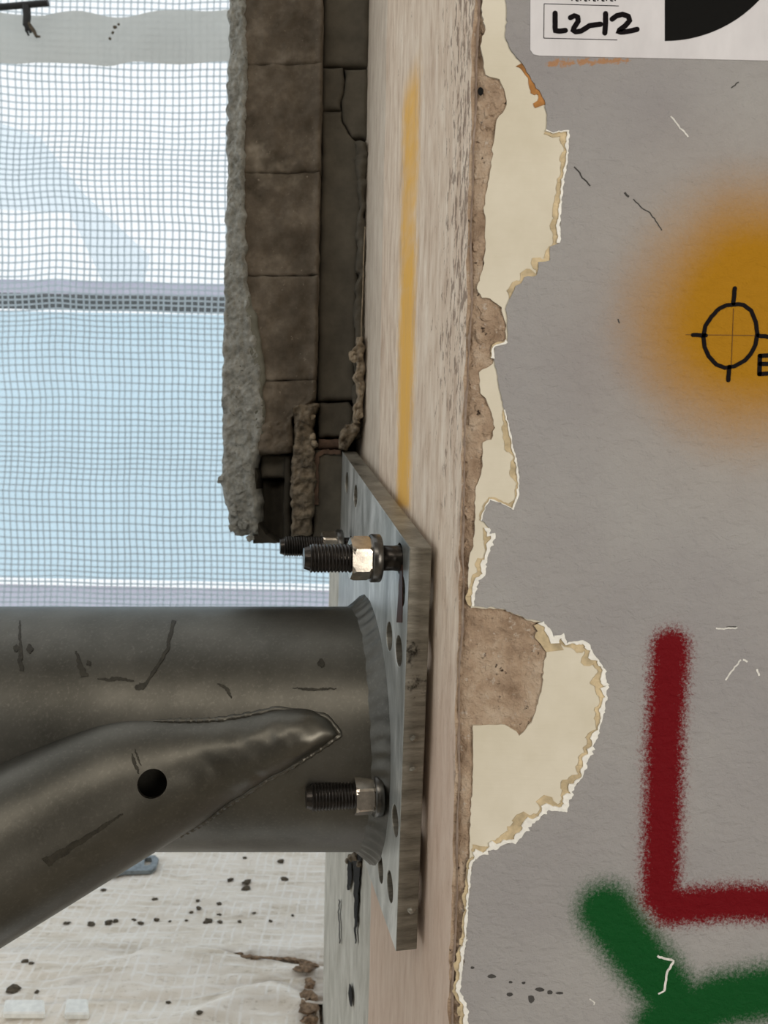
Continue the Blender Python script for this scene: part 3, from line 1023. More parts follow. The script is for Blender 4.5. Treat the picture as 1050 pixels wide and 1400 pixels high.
hole = bt(208, 1072)
_, hn, _, _ = bvh.find_nearest(Vector(hole))
hax = np.array(hn)
if hax[1] > 0:
    hax = -hax
hr = 0.0100
rel = V - hole
along = rel @ hax
lat = rel - along[:, None] * hax
dist = np.linalg.norm(lat, axis=1)
facing = along > -0.02
keep = [f for f in Fc if not any(facing[i] and dist[i] < hr for i in f)]
cnt = {}
for f in keep:
    for k in range(4):
        e = tuple(sorted((f[k], f[(k + 1) % 4])))
        cnt[e] = cnt.get(e, 0) + 1
rim = [e for e, c in cnt.items() if c == 1 and all(facing[i] and dist[i] < hr * 1.7 for i in e)]
for i in set(sum(rim, ())):
    p = hole + lat[i] / dist[i] * hr
    q, _, _, _ = bvh.ray_cast(Vector(p + hax * 0.03), Vector(-hax))
    V[i] = np.array(q)
V = list(V)
m_in = {}
for i in set(sum(rim, ())):
    m_in[i] = len(V)
    V.append(V[i])
    V.append(V[i] - hax * 0.006)
for a, b in rim:
    keep.append((m_in[a], m_in[b], m_in[b] + 1, m_in[a] + 1))
keep.append(tuple(range(nseg)))
brace = obj('brace_tube', V, keep, M['galv'], bracket, smooth=True)

# weld run where the brace meets the tube: follow the line where the two skins cross
A_ = np.array(V[:nseg * len(sx)]).reshape(len(sx), nseg, 3)
rl = A_ - A0
rl = rl - (rl @ tax)[..., None] * tax
ins = np.linalg.norm(rl, axis=2) < TR
runs = [[], []]
for j in range(len(sx)):
    for side, rng in ((0, range(nseg // 4, 0, -1)), (1, range(nseg // 4, nseg // 2))):
        for i in rng:
            if ins[j, i]:
                runs[side].append(A_[j, i])
                break
wp = runs[0] + runs[1][::-1]
wp = [p for k, p in enumerate(wp) if P(p)[0] > 205]
if len(wp) > 12:
    wp = np.array(wp)
    for c in range(3):
        wp[:, c] = smooth_(wp[:, c], 7)
    V, Fc = [], []
    for i in range(len(wp)):
        d = wp[min(i + 1, len(wp) - 1)] - wp[max(i - 1, 0)]
        if np.linalg.norm(d) < 1e-6:
            d = tax
        _, uu, ww = frame_of(d)
        r = 0.0022 * (1 + 0.14 * math.sin(i * 0.9) + 0.1 * math.sin(i * 2.3)) * min(1, 0.3 + i / 30)
        for k in range(8):
            th = 2 * math.pi * k / 8
            V.append(wp[i] + r * (math.cos(th) * uu + math.sin(th) * ww))
    for i in range(len(wp) - 1):
        for k in range(8):
            Fc.append((i * 8 + k, i * 8 + (k + 1) % 8, (i + 1) * 8 + (k + 1) % 8, (i + 1) * 8 + k))
    obj('brace_weld', V, Fc, M['galv'], bracket, smooth=True)

# drips and grazes on the tubes
mt = lambda x, y: cyl_hit(x, y, A0, tax, TR + 0.0004)
for place, pts, w in [(mt, [(27, 848), (27, 880), (28, 905), (29, 917)], lambda t: 0.8 + 2.6 * t), (mt, [(18, 885), (26, 885)], 4.5), (mt, [(40, 880), (41, 893)], 4),
                      (mt, [(104, 890), (108, 905), (112, 918), (116, 925)], lambda t: 1.2 + 4 * t), (mt, [(119, 903), (123, 910)], 3.2),
                      (mt, [(238, 848), (233, 868), (227, 890), (215, 912), (202, 930), (195, 938)], lambda t: 2.6 - 0.8 * t), (mt, [(184, 939), (192, 939), (200, 937)], 4.5),
                      (mt, [(133, 928), (150, 929), (165, 928), (183, 931)], 2.2), (mt, [(297, 935), (305, 938), (312, 944), (316, 955)], 2.2),
                      (mt, [(434, 908), (444, 907)], 6), (mt, [(400, 941), (430, 943), (460, 941)], 1.6),
                      (bt, [(180, 1030), (184, 1044), (190, 1058)], 2.2), (bt, [(184, 1024), (190, 1040), (193, 1047)], 1.1),
                      (bt, [(62, 1180), (80, 1168), (100, 1158), (120, 1144), (145, 1128), (168, 1113)], lambda t: 6 - 5 * t)]:
    f_ = w if callable(w) else (lambda t, w=w: w * (0.25 + 0.85 * math.sin(math.pi * min(1, max(0, t)))))
    g1 = lambda t, f_=f_, k_=pts[0][0]: max(0.3, f_(t) * (1 + 0.45 * math.sin(t * 23 + k_) * math.sin(t * 9 + k_ * 2)))
    g2 = lambda t, f_=f_, k_=pts[0][0]: max(0.3, f_(t) * (1 + 0.45 * math.sin(t * 19 + k_ * 3) * math.sin(t * 7 + k_)))
    ribbon('stain', dense(pts, 2, 0.5, False), g1, g2, place, (0, 0.0003, 0), M['stain'], main if place is mt else brace)

# ------------------------------------------------------------------ anchor bolts
def lathe(name, prof, nseg, mat, parent, org, axis, smooth=True, hexa=None):
    a, u, w = frame_of(axis)
    V = []
    for (s, r) in prof:
        for k in range(nseg):
            th = 2 * math.pi * k / nseg
            V.append(org + a * s + r * (math.cos(th) * u + math.sin(th) * w))
    Fc = [(j * nseg + i, j * nseg + (i + 1) % nseg, (j + 1) * nseg + (i + 1) % nseg, (j + 1) * nseg + i) for j in range(len(prof) - 1) for i in range(nseg)]
    Fc.append(tuple(range(nseg))[::-1])
    Fc.append(tuple((len(prof) - 1) * nseg + i for i in range(nseg)))
    return obj(name, V, Fc, mat, parent, smooth)


def thread_rod(parent, org, axis, s0, s1, r, pitch, mat):
    a, u, w = frame_of(axis)
    nseg = 28
    nl = int((s1 - s0) / pitch * 6)
    V = []
    for j in range(nl + 1):
        s = s0 + (s1 - s0) * j / nl
        for k in range(nseg):
            ph = (s / pitch - k / nseg) % 1.0
            rr = r - 0.0013 * (1 - abs(ph * 2 - 1)) * 1.0
            tip = s1 - s
            if tip < 0.004:
                rr = min(rr, r - 0.0014 - (0.004 - tip) * 0.35)
            th = 2 * math.pi * k / nseg
            V.append(org + a * s + rr * (math.cos(th) * u + math.sin(th) * w))
    Fc = [(j * nseg + i, j * nseg + (i + 1) % nseg, (j + 1) * nseg + (i + 1) % nseg, (j + 1) * nseg + i) for j in range(nl) for i in range(nseg)]
    Fc.append(tuple(nl * nseg + i for i in range(nseg)))
    Fc.append(tuple(range(nseg))[::-1])
    return obj('threaded_rod', V, Fc, mat, parent)


def hex_nut(parent, org, axis, s0, s1, R, mat, rot=0.0):
    a, u, w = frame_of(axis)
    V, Fc = [], []
    n_ = 48
    for s, kind in [(s0, 'c'), (s0 + 0.0012, 'h'), (s1 - 0.0016, 'h'), (s1, 'c')]:
        for k in range(n_):
            th = 2 * math.pi * k / n_
            q = ((th - rot) % (math.pi / 3)) - math.pi / 6
            rh = R * math.cos(math.pi / 6) / math.cos(q)
            rc = R * 0.93
            r = min(rh, rc) if kind == 'c' else rh
            ss = s
            if kind == 'h':            # chamfer bites deeper at the corners
                ss = s + (0.0011 if s < (s0 + s1) / 2 else -0.0011) * max(0, (rh - rc) / (R - rc))
            V.append(org + a * ss + r * (math.cos(th) * u + math.sin(th) * w))
    for j in range(3):
        for k in range(n_):
            Fc.append((j * n_ + k, j * n_ + (k + 1) % n_, (j + 1) * n_ + (k + 1) % n_, (j + 1) * n_ + k))
    Fc.append(tuple(range(n_))[::-1])
    Fc.append(tuple(3 * n_ + k for k in range(n_)))
    return obj('nut', V, Fc, mat, parent)


def anchor(pxy, label, gap, wash, length, rot, R=0.0152, wr=0.0165):
    org = onp(*pxy)
    e = empty('anchor_bolt', org, label, 'bolt', 'anchor bolts through the bracket plate')
    if gap > 0.001:
        prof = [(-PT, 0.0088), (0.0, 0.0092), (gap * 0.35, 0.0086), (gap, 0.0088)]
        lathe('sleeve', prof, 24, M['black_steel'], e, org, nrm)
    s = gap
    lathe('washer', [(s, wr - 0.0006), (s + 0.0006, wr), (s + wash - 0.0006, wr), (s + wash, wr - 0.0006)], 40, M['washer_steel'], e, org, nrm)
    s += wash
    hex_nut(e, org, nrm, s, s + 0.0138, R, M['nut_steel'], rot)
    thread_rod(e, org, nrm, s + 0.004, length, 0.0099, 0.00235, M['black_steel'])
    lathe('rod_shank', [(-0.05, 0.0085), (s + 0.005, 0.0085)], 20, M['black_steel'], e, org, nrm)
    return e


anchor((546, 763), 'nearest of the two upper anchor bolts, with sleeve gap behind its washer', 0.0137, 0.0068, 0.0655, 0.52)
anchor((479, 747), 'farther upper anchor bolt, half hidden behind the nearest one', 0.008, 0.006, 0.0675, 0.62)
anchor((527, 1084), 'lower anchor bolt below the round tube, washer close to the plate', 0.0035, 0.0062, 0.0585, 0.60)

# ------------------------------------------------------------------ outer leaf of the wall beyond the jamb
NY = 0.80
nib = structure(empty('wall_outer', U(400, 300, NY)), 'broken outer leaf of brick, mortar and render left of the plastered jamb')
RL = [(310, -900), (309, -20), (308, 60), (306, 180), (305, 300), (303, 420), (301, 540), (300, 600), (301, 646), (297, 656), (301, 668), (303, 690), (310, 713), (313, 727), (316, 731)]
RR = [(334, -900), (334, -20), (338, 40), (336, 100), (334, 200), (335, 300), (337, 380), (341, 400), (343, 430), (350, 455), (356, 500), (360, 545), (361, 575), (358, 590), (354, 615), (347, 640), (349, 670), (352, 705), (352, 733)]
patch('render_coat', RL, RR, -330, 733, NY - 0.006, 0.13, 0.0024, 230, M['render'], nib, 2.0, 6, 0.005, 1.5,
      extra=lambda X, Y_, t: (1 - t) * 0.008 + np.clip((Y_ - 640) / 90, 0, 1) * 0.004)
patch('skim_coat', [(334, 400), (338, 440), (345, 500), (350, 560), (344, 612)], [(341, 400), (348, 425), (357, 460), (361, 520), (361, 575), (356, 612)], 405, 612, NY - 0.0035, 0.05, 0.0009, 90, M['skim'], nib, 2.5, 2, 0.0012, 1.4)
BL = [(330, -400), (331, 380), (338, 450), (346, 520), (346, 620)]
BRt = [(442, -400), (441, 0), (440, 100), (437, 250), (434, 400), (432, 500), (430, 545), (398, 572), (397, 620)]
cuts = [-330, -190, -55, 86, 235, 377, 520, 614]
for k in range(len(cuts) - 1):
    patch('brick', BL, BRt, cuts[k] + 0.2, cuts[k + 1] - 0.2, NY + 0.0015 * math.sin(k * 2.1), 0.12, 0.0026, 45, M['brick'], nib, 3.0, 3, 0.0014, 0.9, seed=k * 3.1,
          extra=lambda X, Y_, t: np.where(t > 0.9, -0.003 * (t - 0.9) * 10, 0))
# grey blocks right of the joint
D_L = [(443, -400), (443, 0), (441, 100), (439, 250), (436, 400), (434, 545), (433, 620)]
D_R = [(506, -400), (505, 0), (503, 120), (500, 250), (499, 400), (497, 545), (492, 620)]
mid = [(469, 88), (472, 110), (466, 140), (468, 165), (478, 183), (482, 190)]
patch('block', D_L, D_R, -330, -120, NY + 0.012, 0.1, 0.0006, 30, M['dark_brick'], nib, 4, 4, 0.003, 0.5)
patch('block', D_L, D_R, -119, 89, NY + 0.012, 0.1, 0.0006, 30, M['dark_brick'], nib, 4, 3, 0.003, 0.6, seed=1)
patch('block', D_L, [(p[0] - 0.8, p[1]) for p in mid], 91, 149, NY + 0.011, 0.1, 0.0008, 30, M['dark_brick'], nib, 3, 3, 0.003, 0.8, seed=2)
patch('block', [(p[0] + 0.8, p[1]) for p in mid], D_R, 93, 188, NY + 0.013, 0.1, 0.0008, 30, M['dark_brick'], nib, 3, 3, 0.003, 0.8, seed=3)
patch('block', D_L, [(466, 149), (468, 165), (478, 183), (484, 191), (498, 200), (496, 260), (492, 330), (489, 420), (486, 480), (488, 548)], 150.5, 547, NY + 0.012, 0.1, 0.0008, 30, M['dark_brick'], nib, 4, 3, 0.003, 0.7, seed=4)
patch('block', [(436, 550), (435, 600)], [(477, 550), (482, 560), (484, 600)], 550, 598, NY + 0.016, 0.08, 0.001, 40, M['dark_brick'], nib, 3, 4, 0.004, 1.0, seed=5)
patch('block', [(435, 598), (433, 615)], [(470, 598), (474, 615)], 601, 613, NY + 0.01, 0.08, 0.001, 40, M['clay'], nib, 2.5, 3, 0.003, 1.0, seed=6)
patch('block', [(430, 612), (429, 660), (427, 740)], [(474, 612), (474, 740)], 615, 738, NY + 0.008, 0.08, 0.001, 40, M['dark_brick'], nib, 3, 4, 0.004, 0.8, seed=7)
ribbon('broken_clay_lip', dense([(432, 690), (432, 640), (434, 622), (442, 617), (466, 618)], 3, 0.5, False), 2.6, 3.4, at(NY + 0.005), (0, 0.01, 0), M['clay'], nib)
# ragged dark joint filler next to the jamb
patch('joint_filler', [(487, 190), (490, 300), (485, 420), (483, 500), (482, 600)], [(502, 190), (500, 300), (499, 420), (497, 600)], 190, 600, NY + 0.004, 0.05, 0.003, 90, M['dark_brick'], nib, 3, 4, 0.005, 2.4, seed=8)
# solid backing so that no light leaks through the joints
bk = [U(336, -330, NY + 0.05), U(502, -330, NY + 0.05), U(500, 600, NY + 0.05), U(474, 735, NY + 0.05), U(400, 735, NY + 0.05), U(352, 735, NY + 0.05)]
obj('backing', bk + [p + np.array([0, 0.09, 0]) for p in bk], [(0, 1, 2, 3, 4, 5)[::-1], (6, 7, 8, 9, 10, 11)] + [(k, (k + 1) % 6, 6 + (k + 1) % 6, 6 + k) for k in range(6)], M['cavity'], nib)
# hollow block broken open at the foot
patch('brick', [(356, 615), (356, 660)], [(396, 615), (392, 660)], 620, 653, NY + 0.018, 0.05, 0.0015, 50, M['dark_brick'], nib, 3, 5, 0.005, 1.2, seed=11)
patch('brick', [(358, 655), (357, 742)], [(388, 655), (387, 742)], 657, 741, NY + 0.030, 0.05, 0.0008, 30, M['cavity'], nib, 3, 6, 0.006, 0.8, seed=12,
      extra=lambda X, Y_, t: 0.012 * (1 - (2 * t - 1) ** 2))
shell = [(349, 640), (353, 650), (349, 675), (349, 700), (354, 717), (363, 731), (374, 738), (382, 742), (346, 743), (345, 720), (344, 690), (345, 660)]
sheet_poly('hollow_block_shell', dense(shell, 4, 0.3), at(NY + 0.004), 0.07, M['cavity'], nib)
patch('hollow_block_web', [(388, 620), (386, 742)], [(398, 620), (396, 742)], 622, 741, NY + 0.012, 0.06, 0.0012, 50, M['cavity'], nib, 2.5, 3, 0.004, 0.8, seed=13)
patch('mortar', [(404, 560), (400, 600), (397, 660), (396, 735)], [(424, 560), (428, 600), (430, 660), (427, 700), (424, 735)], 560, 733, NY - 0.002, 0.09, 0.0042, 150, M['mortar'], nib, 2.0, 5, 0.006, 2.2, seed=14)
patch('mortar', [(352, 572), (349, 600), (350, 620)], [(398, 572), (400, 600), (396, 620)], 574, 619, NY - 0.003, 0.06, 0.003, 130, M['brick'], nib, 2.0, 6, 0.005, 2.0, seed=17)
patch('mortar', [(398, 556), (404, 580)], [(432, 552), (426, 580)], 553, 582, NY - 0.003, 0.05, 0.004, 150, M['mortar'], nib, 2.0, 5, 0.005, 2.4, seed=18)
for k, (x, y, r) in enumerate([(412, 704, 9), (406, 655, 7), (417, 628, 7), (322, 696, 7), (333, 716, 7), (318, 722, 5), (301, 655, 4.5), (328, 668, 6), (342, 735, 5)]):
    lump('mortar_lump', U(x, y, NY - 0.001), r * NY / F, M['mortar'] if k < 3 else M['render'], nib, 0.7, 20 + k, 3, (1, 0.5, 1))
for k, (x, y, r) in enumerate([(428, 597, 4), (430, 607, 5), (427, 570, 4)]):
    lump('stone_chip', U(x, y, NY + 0.0), r * NY / F, M['crumb_light'], nib, 0.4, 50 + k, 2)
# pale mortar crumbs left clinging to the jamb
patch('mortar_residue', [(491, 455), (488, 470), (480, 482), (486, 495), (484, 520), (486, 545), (482, 560), (486, 578)], [(498, 455), (497, 480), (497, 520), (495, 550), (494, 578)], 457, 577, 0.787, 0.02, 0.0045, 190, M['crumb_light'], nib, 1.8, 3, 0.004, 2.6, seed=21)
patch('mortar_residue', [(474, 578), (464, 596), (460, 612)], [(492, 578), (486, 598), (476, 612)], 579, 613, 0.79, 0.02, 0.0045, 190, M['mortar'], nib, 1.8, 3, 0.004, 2.4, seed=22)
for k, (x, y, r) in enumerate([(483, 489, 4.2), (481, 483, 3), (490, 567, 5), (488, 513, 3)]):
    lump('mortar_crumb', U(x, y, 0.783), r * 0.78 / F, M['crumb_light'], nib, 0.7, 70 + k, 3, (1, 0.6, 1.2))
thr_pts = [U(x, y, 0.782) for x, y in [(499, 310), (497, 350), (496, 400), (494, 440), (494, 468)]]
V, Fc = [], []
for p in thr_pts:
    for k in range(5):
        V.append(p + 0.0006 * np.array([math.cos(k * 1.2566), math.sin(k * 1.2566), 0]))
for i in range(len(thr_pts) - 1):
    for k in range(5):
        Fc.append((i * 5 + k, i * 5 + (k + 1) % 5, (i + 1) * 5 + (k + 1) % 5, (i + 1) * 5 + k))
obj('loose_fibre', V, Fc, M['crumb_light'], nib)

# ------------------------------------------------------------------ marks on the grey concrete part of the jamb
onj = lambda x, y: UP(x, y, (jamb_x(0.9) - 0.0006, 0.9, 1), nrm)
for pts, w in [([(487, 1168), (488, 1185), (487, 1215), (486, 1245), (486, 1290)], lambda t: 4.5 * (1 - t) + 0.6), ([(477, 1172), (478, 1200), (476, 1217)], lambda t: 1 + 2 * math.sin(3 * t)),
               ([(478, 1345), (479, 1362), (480, 1376)], lambda t: 0.5 + 2 * math.sin(3.1 * t)), ([(463, 1230), (464, 1290)], 0.6)]:
    ribbon('drip_mark', dense(pts, 4, 0.5, False), w, w, onj, (0.0004, 0, 0), M['shade_drip'], wall)
for k, (x, y, r) in enumerate([(480, 1172, 5), (487, 1170, 6), (475, 1177, 3.5), (491, 1180, 4)]):
    lump('concrete_lump', UP(x, y, (jamb_x(0.9) - 0.001, 0.9, 1), nrm), r * 0.88 / F, M['mortar'], wall, 0.5, 90 + k, 2)

# ------------------------------------------------------------------ scaffold sheeting across the opening
SY = 1.62
sheet = empty('scaffold_sheeting', U(200, 800, SY), 'translucent white netted scaffold sheeting hung across the opening', 'sheeting')


def wave(X, Z):
    p = np.stack([X * 2.2, X * 0 + 3.3, Z * 3.0], -1)
    w = 0.012 * fbm(p, 3)
    w += 0.010 * np.exp(-((Z - 2.50) / 0.06) ** 2) * np.sin(X * 19)
    return SY + w


x0, x1, z0, z1 = -2.1, 0.75, DECK + 0.01, 2.85
xs = np.linspace(x0, x1, 120)
zs = np.linspace(z0, z1, 120)
X, Z = np.meshgrid(xs, zs)
obj('film', np.stack([X, wave(X, Z) + 0.002, Z], -1).reshape(-1, 3), grid_faces(119, 119), M['film'], sheet, smooth=True)
V, Fc = [], []
WT = 0.0019


def thread(P3, perp):
    b = len(V)
    for p in P3:
        V.extend([p - perp * WT, p + perp * WT])
    for i in range(len(P3) - 1):
        Fc.append((b + 2 * i, b + 2 * i + 1, b + 2 * i + 3, b + 2 * i + 2))


pit = 9.15 / F * SY
zline = np.linspace(z0, z1, 170)
for k, x in enumerate(np.arange(x0 + 0.8, x1 - 0.35, pit)):
    xx = x + 0.0035 * fbm(np.stack([np.full_like(zline, x * 1.5), zline * 9, zline * 0], -1), 3) + 0.002 * fbm(np.stack([np.full_like(zline, x * 90), zline * 3, zline * 0], -1), 2)
    thread(np.stack([xx, wave(xx, zline), zline], -1), np.array([1.0, 0, 0]))
xline = np.linspace(x0 + 0.8, x1 - 0.35, 110)
zc_ = z0
k = 0
while zc_ < z1:
    k += 1
    zz_ = zc_ + 0.0045 * fbm(np.stack([xline * 6, np.full_like(xline, zc_ * 2.2), xline * 0], -1), 3) + 0.0015 * fbm(np.stack([xline * 9, np.full_like(xline, zc_ * 80), xline * 0], -1), 2)
    thread(np.stack([xline, wave(xline, zz_) - 0.0008, zz_], -1), np.array([0, 0, 1.0]))
    zc_ += pit * (0.98 + 0.22 * math.sin(zc_ * 21) * (1 if zc_ < 2.1 else 0.3))
o = obj('thread_net', V, Fc, M['thread'], sheet)
o['kind'] = 'stuff'
# folded hem across the top
hx = np.linspace(-620, 520, 110)
top = np.interp(hx, [-620, 0, 30, 60, 110, 150, 180, 215, 260, 520], [9, 17, 18, 21, 16, 18, 21, 17, 13, 11])
bot = np.interp(hx, [-620, 0, 25, 60, 110, 150, 190, 310, 520], [76, 84, 88, 88, 85, 88, 86, 86, 88])
rows = 14
V = []
for j in range(rows + 1):
    for i in range(len(hx)):
        y = top[i] + (bot[i] - top[i]) * j / rows
        p = U(hx[i], y, SY - 0.02)
        t = j / rows
        p[1] += -0.012 * math.sin(math.pi * t) + 0.006 * math.sin(hx[i] * 0.05 + 2 * t) + 0.008 * math.exp(-((hx[i] - 150) / 22) ** 2)
        V.append(p)
front_n = len(V)
obj('hem', V, grid_faces(len(hx) - 1, rows, True), M['hem'], sheet, smooth=True)
for k, (x, y, r) in enumerate([(157, 37, 3), (154, 45, 2.4), (150, 53, 2.2), (162, 33, 2)]):
    lump('dirt_spot', U(x, y, SY - 0.036), r * SY / F, M['crumb'], sheet, 0.4, 110 + k, 1, (1, 0.3, 1))

# black tie holding the sheeting
tie = empty('sheeting_tie', U(35, 25, SY - 0.05), 'black plastic bar tie with a knotted tail at the top left of the sheeting', 'tie')


def bar(name, pts, r, mat, parent, n_=10):
    V, Fc = [], []
    for i, p in enumerate(pts):
        d = pts[min(i + 1, len(pts) - 1)] - pts[max(i - 1, 0)]
        _, uu, ww = frame_of(d)
        q = r[i] if isinstance(r, (list, tuple)) else r
        for k in range(n_):
            V.append(p + q * (math.cos(2 * math.pi * k / n_) * uu + math.sin(2 * math.pi * k / n_) * ww))
    for i in range(len(pts) - 1):
        for k in range(n_):
            Fc.append((i * n_ + k, i * n_ + (k + 1) % n_, (i + 1) * n_ + (k + 1) % n_, (i + 1) * n_ + k))
    Fc.append(tuple(range(n_))[::-1])
    Fc.append(tuple((len(pts) - 1) * n_ + k for k in range(n_)))
    return obj(name, V, Fc, mat, parent)


u_ = lambda x, y, d=0.05: U(x, y, SY - d)
bar('tie_bar', [u_(-30, 12), u_(20, 8), u_(66, 4)], 0.0062, M['black_plastic'], tie)
bar('tie_strap', [u_(36, 8), u_(37, 22), u_(36, 34), u_(42, 44)], [0.008, 0.0075, 0.007, 0.003], M['black_plastic'], tie)
bar('tie_tail', [u_(38, 32), u_(46, 42), u_(50, 50), u_(55, 50)], [0.005, 0.004, 0.003, 0.002], M['crumb'], tie)
bar('tie_tail', [u_(36, 32), u_(36, 42), u_(39, 48)], [0.004, 0.003, 0.002], M['black_plastic'], tie)

# things outside, seen through the sheeting
LY = 1.95
led = empty('scaffold_ledger', U(150, 415, LY), 'dark horizontal scaffold tube seen through the sheeting', 'scaffold tube')
bar('ledger_tube', [U(-700, 397, LY), U(150, 414, LY), U(900, 428, LY)], 0.0195, M['scaffold'], led, 24)
gb = sheet_poly('guard_board', [(-700, 367), (150, 385), (900, 400), (900, 420), (150, 404), (-700, 386)], at(LY + 0.03), 0.02, M['lilac_board'])
tag(gb, 'pale lilac guard strip directly above the dark scaffold tube', 'guard board')
bs = sheet_poly('blue_sheeting', [(-800, 412), (150, 428), (900, 442), (900, 808), (150, 792), (-800, 775)], at(LY + 0.25), 0.004, M['blue_film'])
tag(bs, 'pale blue sheeting hanging outside below the scaffold tube', 'sheeting')
tb = sheet_poly('toe_board', [(-800, 785), (150, 803), (900, 818), (900, 868), (150, 853), (-800, 835)], at(LY + 0.05), 0.02, M['lilac_board'])
tag(tb, 'pale lilac toe board just above the round steel tube, outside', 'toe board')
fl = sheet_poly('film_flap', [(-420, 40), (-200, 100), (0, 168), (55, 188), (112, 262), (205, 350), (196, 386), (140, 384), (95, 290), (0, 286), (-200, 230), (-420, 150)], at(LY - 0.1), 0.003, M['haze_film'])
tag(fl, 'loose flap of thin bluish film hanging slantwise behind the upper sheeting', 'film')

# ------------------------------------------------------------------ white woven sheet on the scaffold deck
structure(obj('trim_1', *box(-2.2, 0.6, 1.075, 2.4, DECK - 0.06, DECK - 0.012), M['concrete_floor']), 'deck outside the opening, covered by the white sheet')
structure(obj('trim_2', *box(-2.2, -0.085, 0.66, 1.07, DECK - 0.06, DECK - 0.012), M['concrete_floor']), 'sill of the opening, covered by the white sheet')
ny = 330
yv = np.concatenate([np.linspace(0.80, 0.97, 20)[:-1], np.linspace(0.97, 1.66, 280), np.linspace(1.66, 2.2, 32)[1:]])
nx = 330
V = np.zeros((len(yv), nx + 1, 3))
for j, y in enumerate(yv):
    xm = jamb_x(y) - 0.003 if y < BK + 0.012 else 0.5
    xl = np.concatenate([np.linspace(-1.9, -0.72, 31)[:-1], np.linspace(-0.72, min(xm, jamb_x(y) - 0.003), nx + 1 - 40), np.linspace(min(xm, jamb_x(y) - 0.003), xm, 11)[1:]])
    V[j, :, 0] = xl
    V[j, :, 1] = y
V[..., 2] = DECK
pp = P(V)
ppx, ppy = pp[..., 0], pp[..., 1]
fold = np.interp(ppx, [-50, 100, 180, 215, 260, 330, 450, 600], [1324, 1322, 1312, 1300, 1300, 1317, 1330, 1334])
sd = ppy - fold
h = 0.017 / (1 + np.exp(-np.clip(sd / 2.0, -30, 30))) * np.clip((ppx - 60) / 130, 0, 1) * np.clip(1 - (sd - 20) / 70, 0.3, 1)
f2 = np.interp(ppx, [150, 260, 330, 370, 420, 470], [1420, 1392, 1366, 1362, 1380, 1400])
h += 0.014 * np.exp(-((ppy - f2 - 8) / 14) ** 2) * np.clip((ppx - 200) / 100, 0, 1)
f3 = np.interp(ppx, [-50, 200, 300, 400], [1368, 1368, 1360, 1345])
h -= 0.004 * np.exp(-((ppy - f3) / 4) ** 2)
h += 0.004 * fbm(V * np.array([7, 22, 1]), 4) + 0.0012 * fbm(V * np.array([60, 90, 1]), 3)
h += 0.005 * np.sin((ppy - 1290) / 17.0) * np.exp(-((ppy - 1290) / 40) ** 2)
V[..., 2] += h
tb_ = BVHTree.FromPolygons([tuple(v) for v in V.reshape(-1, 3)], [tuple(int(i) for i in f) for f in grid_faces(nx, len(yv) - 1)])
tarp = obj('ground_sheet', V.reshape(-1, 3), grid_faces(nx, len(yv) - 1), M['woven'], smooth=True)
dirt = np.exp(-((sd + 4) / 7.0) ** 2) * np.clip((ppx - 270) / 90, 0, 1) * 1.6
dirt += 1.4 * np.exp(-((ppx - 452) / 34) ** 2 - ((ppy - 1385) / 50) ** 2) + 0.35 * np.exp(-((ppx - 120) / 36) ** 2 - ((ppy - 1346) / 7) ** 2)
dirt += 0.22 * np.exp(-((ppy - 1296 - ppx * 0.02) / 7) ** 2) + 0.25 * np.exp(-((ppy - f3 - 3) / 3) ** 2) + 0.4 * np.exp(-((ppy - f2 + 10) / 5) ** 2) * np.clip((ppx - 260) / 60, 0, 1)
dirt *= 0.7 + 0.6 * fbm(V * np.array([50, 70, 1]), 3)
ca = tarp.data.attributes.new('dirt', 'FLOAT', 'POINT')
ca.data.foreach_set('value', np.clip(dirt, 0, 1).ravel().astype(np.float32))
tag(tarp, 'dirty white woven sheet spread on the deck, folded near the jamb', 'sheet')
ondeck = lambda x, y, dz=0.0: UP(x, y, (0, 0, DECK + 0.004 + dz), (0, 0, 1))


def onsheet(x, y):
    p, _, _, _ = tb_.ray_cast(Vector(CAM), Vector(ray(x, y)).normalized())
    return np.array(p) if p is not None else ondeck(x, y)


ORD = ['leftmost', 'second', 'third', 'fourth', 'fifth', 'sixth', 'seventh', 'eighth', 'ninth', 'tenth', 'eleventh', 'twelfth', 'thirteenth', 'fourteenth', 'fifteenth', 'sixteenth', 'seventeenth', 'eighteenth', 'nineteenth', 'twentieth', 'last', 'last', 'last']


def rowname(y):
    return 'rows just below the tube' if y < 1221 else 'thin line above the middle row' if y < 1255 else 'middle row on the sheet' if y < 1300 else 'lowest rows near the folds'


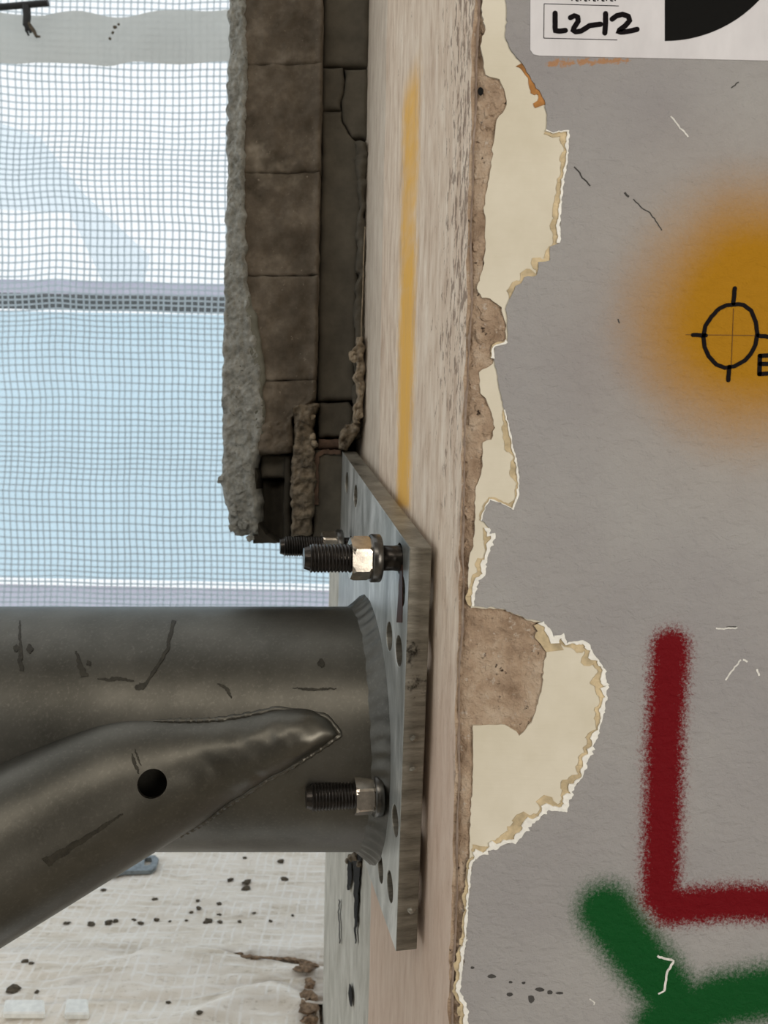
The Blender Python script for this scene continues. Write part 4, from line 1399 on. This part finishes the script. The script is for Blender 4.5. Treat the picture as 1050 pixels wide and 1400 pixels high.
CRUMBS = [(335, 1174, 2.6), (385, 1179, 3.6), (389, 1203, 4.6), (315, 1204, 3.2), (338, 1207, 4.5), (335, 1216, 4.2), (212, 1230, 3.4), (214, 1259, 3.4), (285, 1261, 5),
                               (301, 1261, 3.2), (327, 1261, 2.8), (272, 1243, 4), (300, 1236, 2.6), (141, 1218, 3), (92, 1263, 3.6), (125, 1264, 4.2), (147, 1263, 4.2), (158, 1260, 3.2),
                               (183, 1258, 2.4), (193, 1263, 3), (35, 1315, 3.4), (42, 1318, 3), (17, 1355, 7), (50, 1357, 2.6), (230, 1371, 2.6), (273, 1385, 3.4), (347, 1249, 2.2),
                               (270, 1232, 2.2), (233, 1260, 2.2), (255, 1259, 2.2), (300, 1251, 2.2), (262, 1248, 2), (370, 1260, 2.2), (400, 1252, 2)]
for k, (x, y, r) in enumerate(CRUMBS):
    row = sorted(q[0] + m_ * 1e-4 for m_, q in enumerate(CRUMBS) if rowname(q[1]) == rowname(y))
    i_ = row.index(x + k * 1e-4)
    LB = 'dark crumb, %s in the %s' % (ORD[i_] + (' from left' if i_ else ''), rowname(y))
    c = onsheet(x, y)
    d = c[1]
    tag(lump('mortar_crumb', c + np.array([0, 0, r * d / F * 0.35]), r * d / F, M['crumb'], None, 0.7, 130 + k, 2, (1.25, 1.0, 0.5)), LB, 'crumb', 'crumbs scattered on the woven sheet')
RUB = [(447, 1326, 7), (436, 1322, 6), (424, 1318, 5), (410, 1316, 5), (396, 1313, 4), (380, 1312, 4), (364, 1311, 4), (350, 1311, 4), (338, 1309, 4), (325, 1305, 3.5),
                               (440, 1350, 7), (428, 1345, 6), (445, 1368, 9), (430, 1366, 9), (418, 1362, 7), (438, 1386, 9), (424, 1384, 9), (414, 1376, 6), (442, 1396, 9), (430, 1397, 9), (420, 1396, 7)]
for k, (x, y, r) in enumerate(RUB):
    if k < 10:
        LB2 = 'brown rubble chunk along the fold of the sheet, %s from the jamb' % ORD[k].replace('leftmost', 'first')
    else:
        LB2 = 'brown rubble chunk heaped at the jamb foot, %s counted down from top' % ORD[sorted(q[1] + q[0] * 0.001 for q in RUB[10:]).index(y + x * 0.001)].replace('leftmost', 'first')
    c = onsheet(x, y)
    d = c[1]
    c[0] = min(c[0], jamb_x(d) - r * d / F * 1.25 - 0.002)
    tag(lump('rubble_chunk', c + np.array([0, 0, r * d / F * 0.35]), r * d / F, M['rubble'], None, 0.75, 180 + k, 2, (2.0, 0.8, 0.45) if k < 10 else (1.2, 1.1, 0.6)), LB2, 'rubble', 'rubble beside the jamb foot')
# strap end lying on the sheet
so = dense([(120, 1200), (160, 1186), (188, 1173), (196, 1170), (212, 1169), (217, 1174), (213, 1185), (206, 1190), (170, 1191)], 4)
hl = [(198, 1173), (206, 1172.5), (208, 1177), (205, 1182), (197, 1183)]
bm = bmesh.new()
for ring_ in (so, hl):
    vs = [bm.verts.new(tuple(ondeck(x, y, 0.006))) for x, y in ring_]
    for k in range(len(vs)):
        bm.edges.new((vs[k], vs[(k + 1) % len(vs)]))
bmesh.ops.triangle_fill(bm, edges=bm.edges[:], use_beauty=True)
r_ = bmesh.ops.extrude_face_region(bm, geom=bm.faces[:])
for v in [e for e in r_['geom'] if isinstance(e, bmesh.types.BMVert)]:
    v.co.z -= 0.007
bmesh.ops.recalc_face_normals(bm, faces=bm.faces[:])
me = bpy.data.meshes.new('steel_strap')
bm.to_mesh(me)
bm.free()
me.materials.append(M['strap'])
stp = bpy.data.objects.new('steel_strap', me)
COL.objects.link(stp)
tag(stp, 'flat grey steel strap end with a hole, lying under the brace', 'strap')
for (xa, xb, ya, yb), lb in [((4, 62, 1371, 1390), 'white foam scrap in the bottom left corner of the picture'), ((88, 122, 1370, 1391), 'smaller white foam scrap right of the corner one')]:
    c = [ondeck(xa, yb), ondeck(xb, yb), ondeck(xb - 2, ya), ondeck(xa + 3, ya)]
    V = []
    for dz in (-0.004, 0.006):
        for q in c:
            V.append(q + np.array([0, 0, dz]))
    fo = obj('foam_scrap', V, [(3, 2, 1, 0), (4, 5, 6, 7)] + [(k, (k + 1) % 4, 4 + (k + 1) % 4, 4 + k) for k in range(4)], M['foam'])
    b_ = fo.modifiers.new('bevel', 'BEVEL')
    b_.width = 0.002
    tag(fo, lb, 'foam')
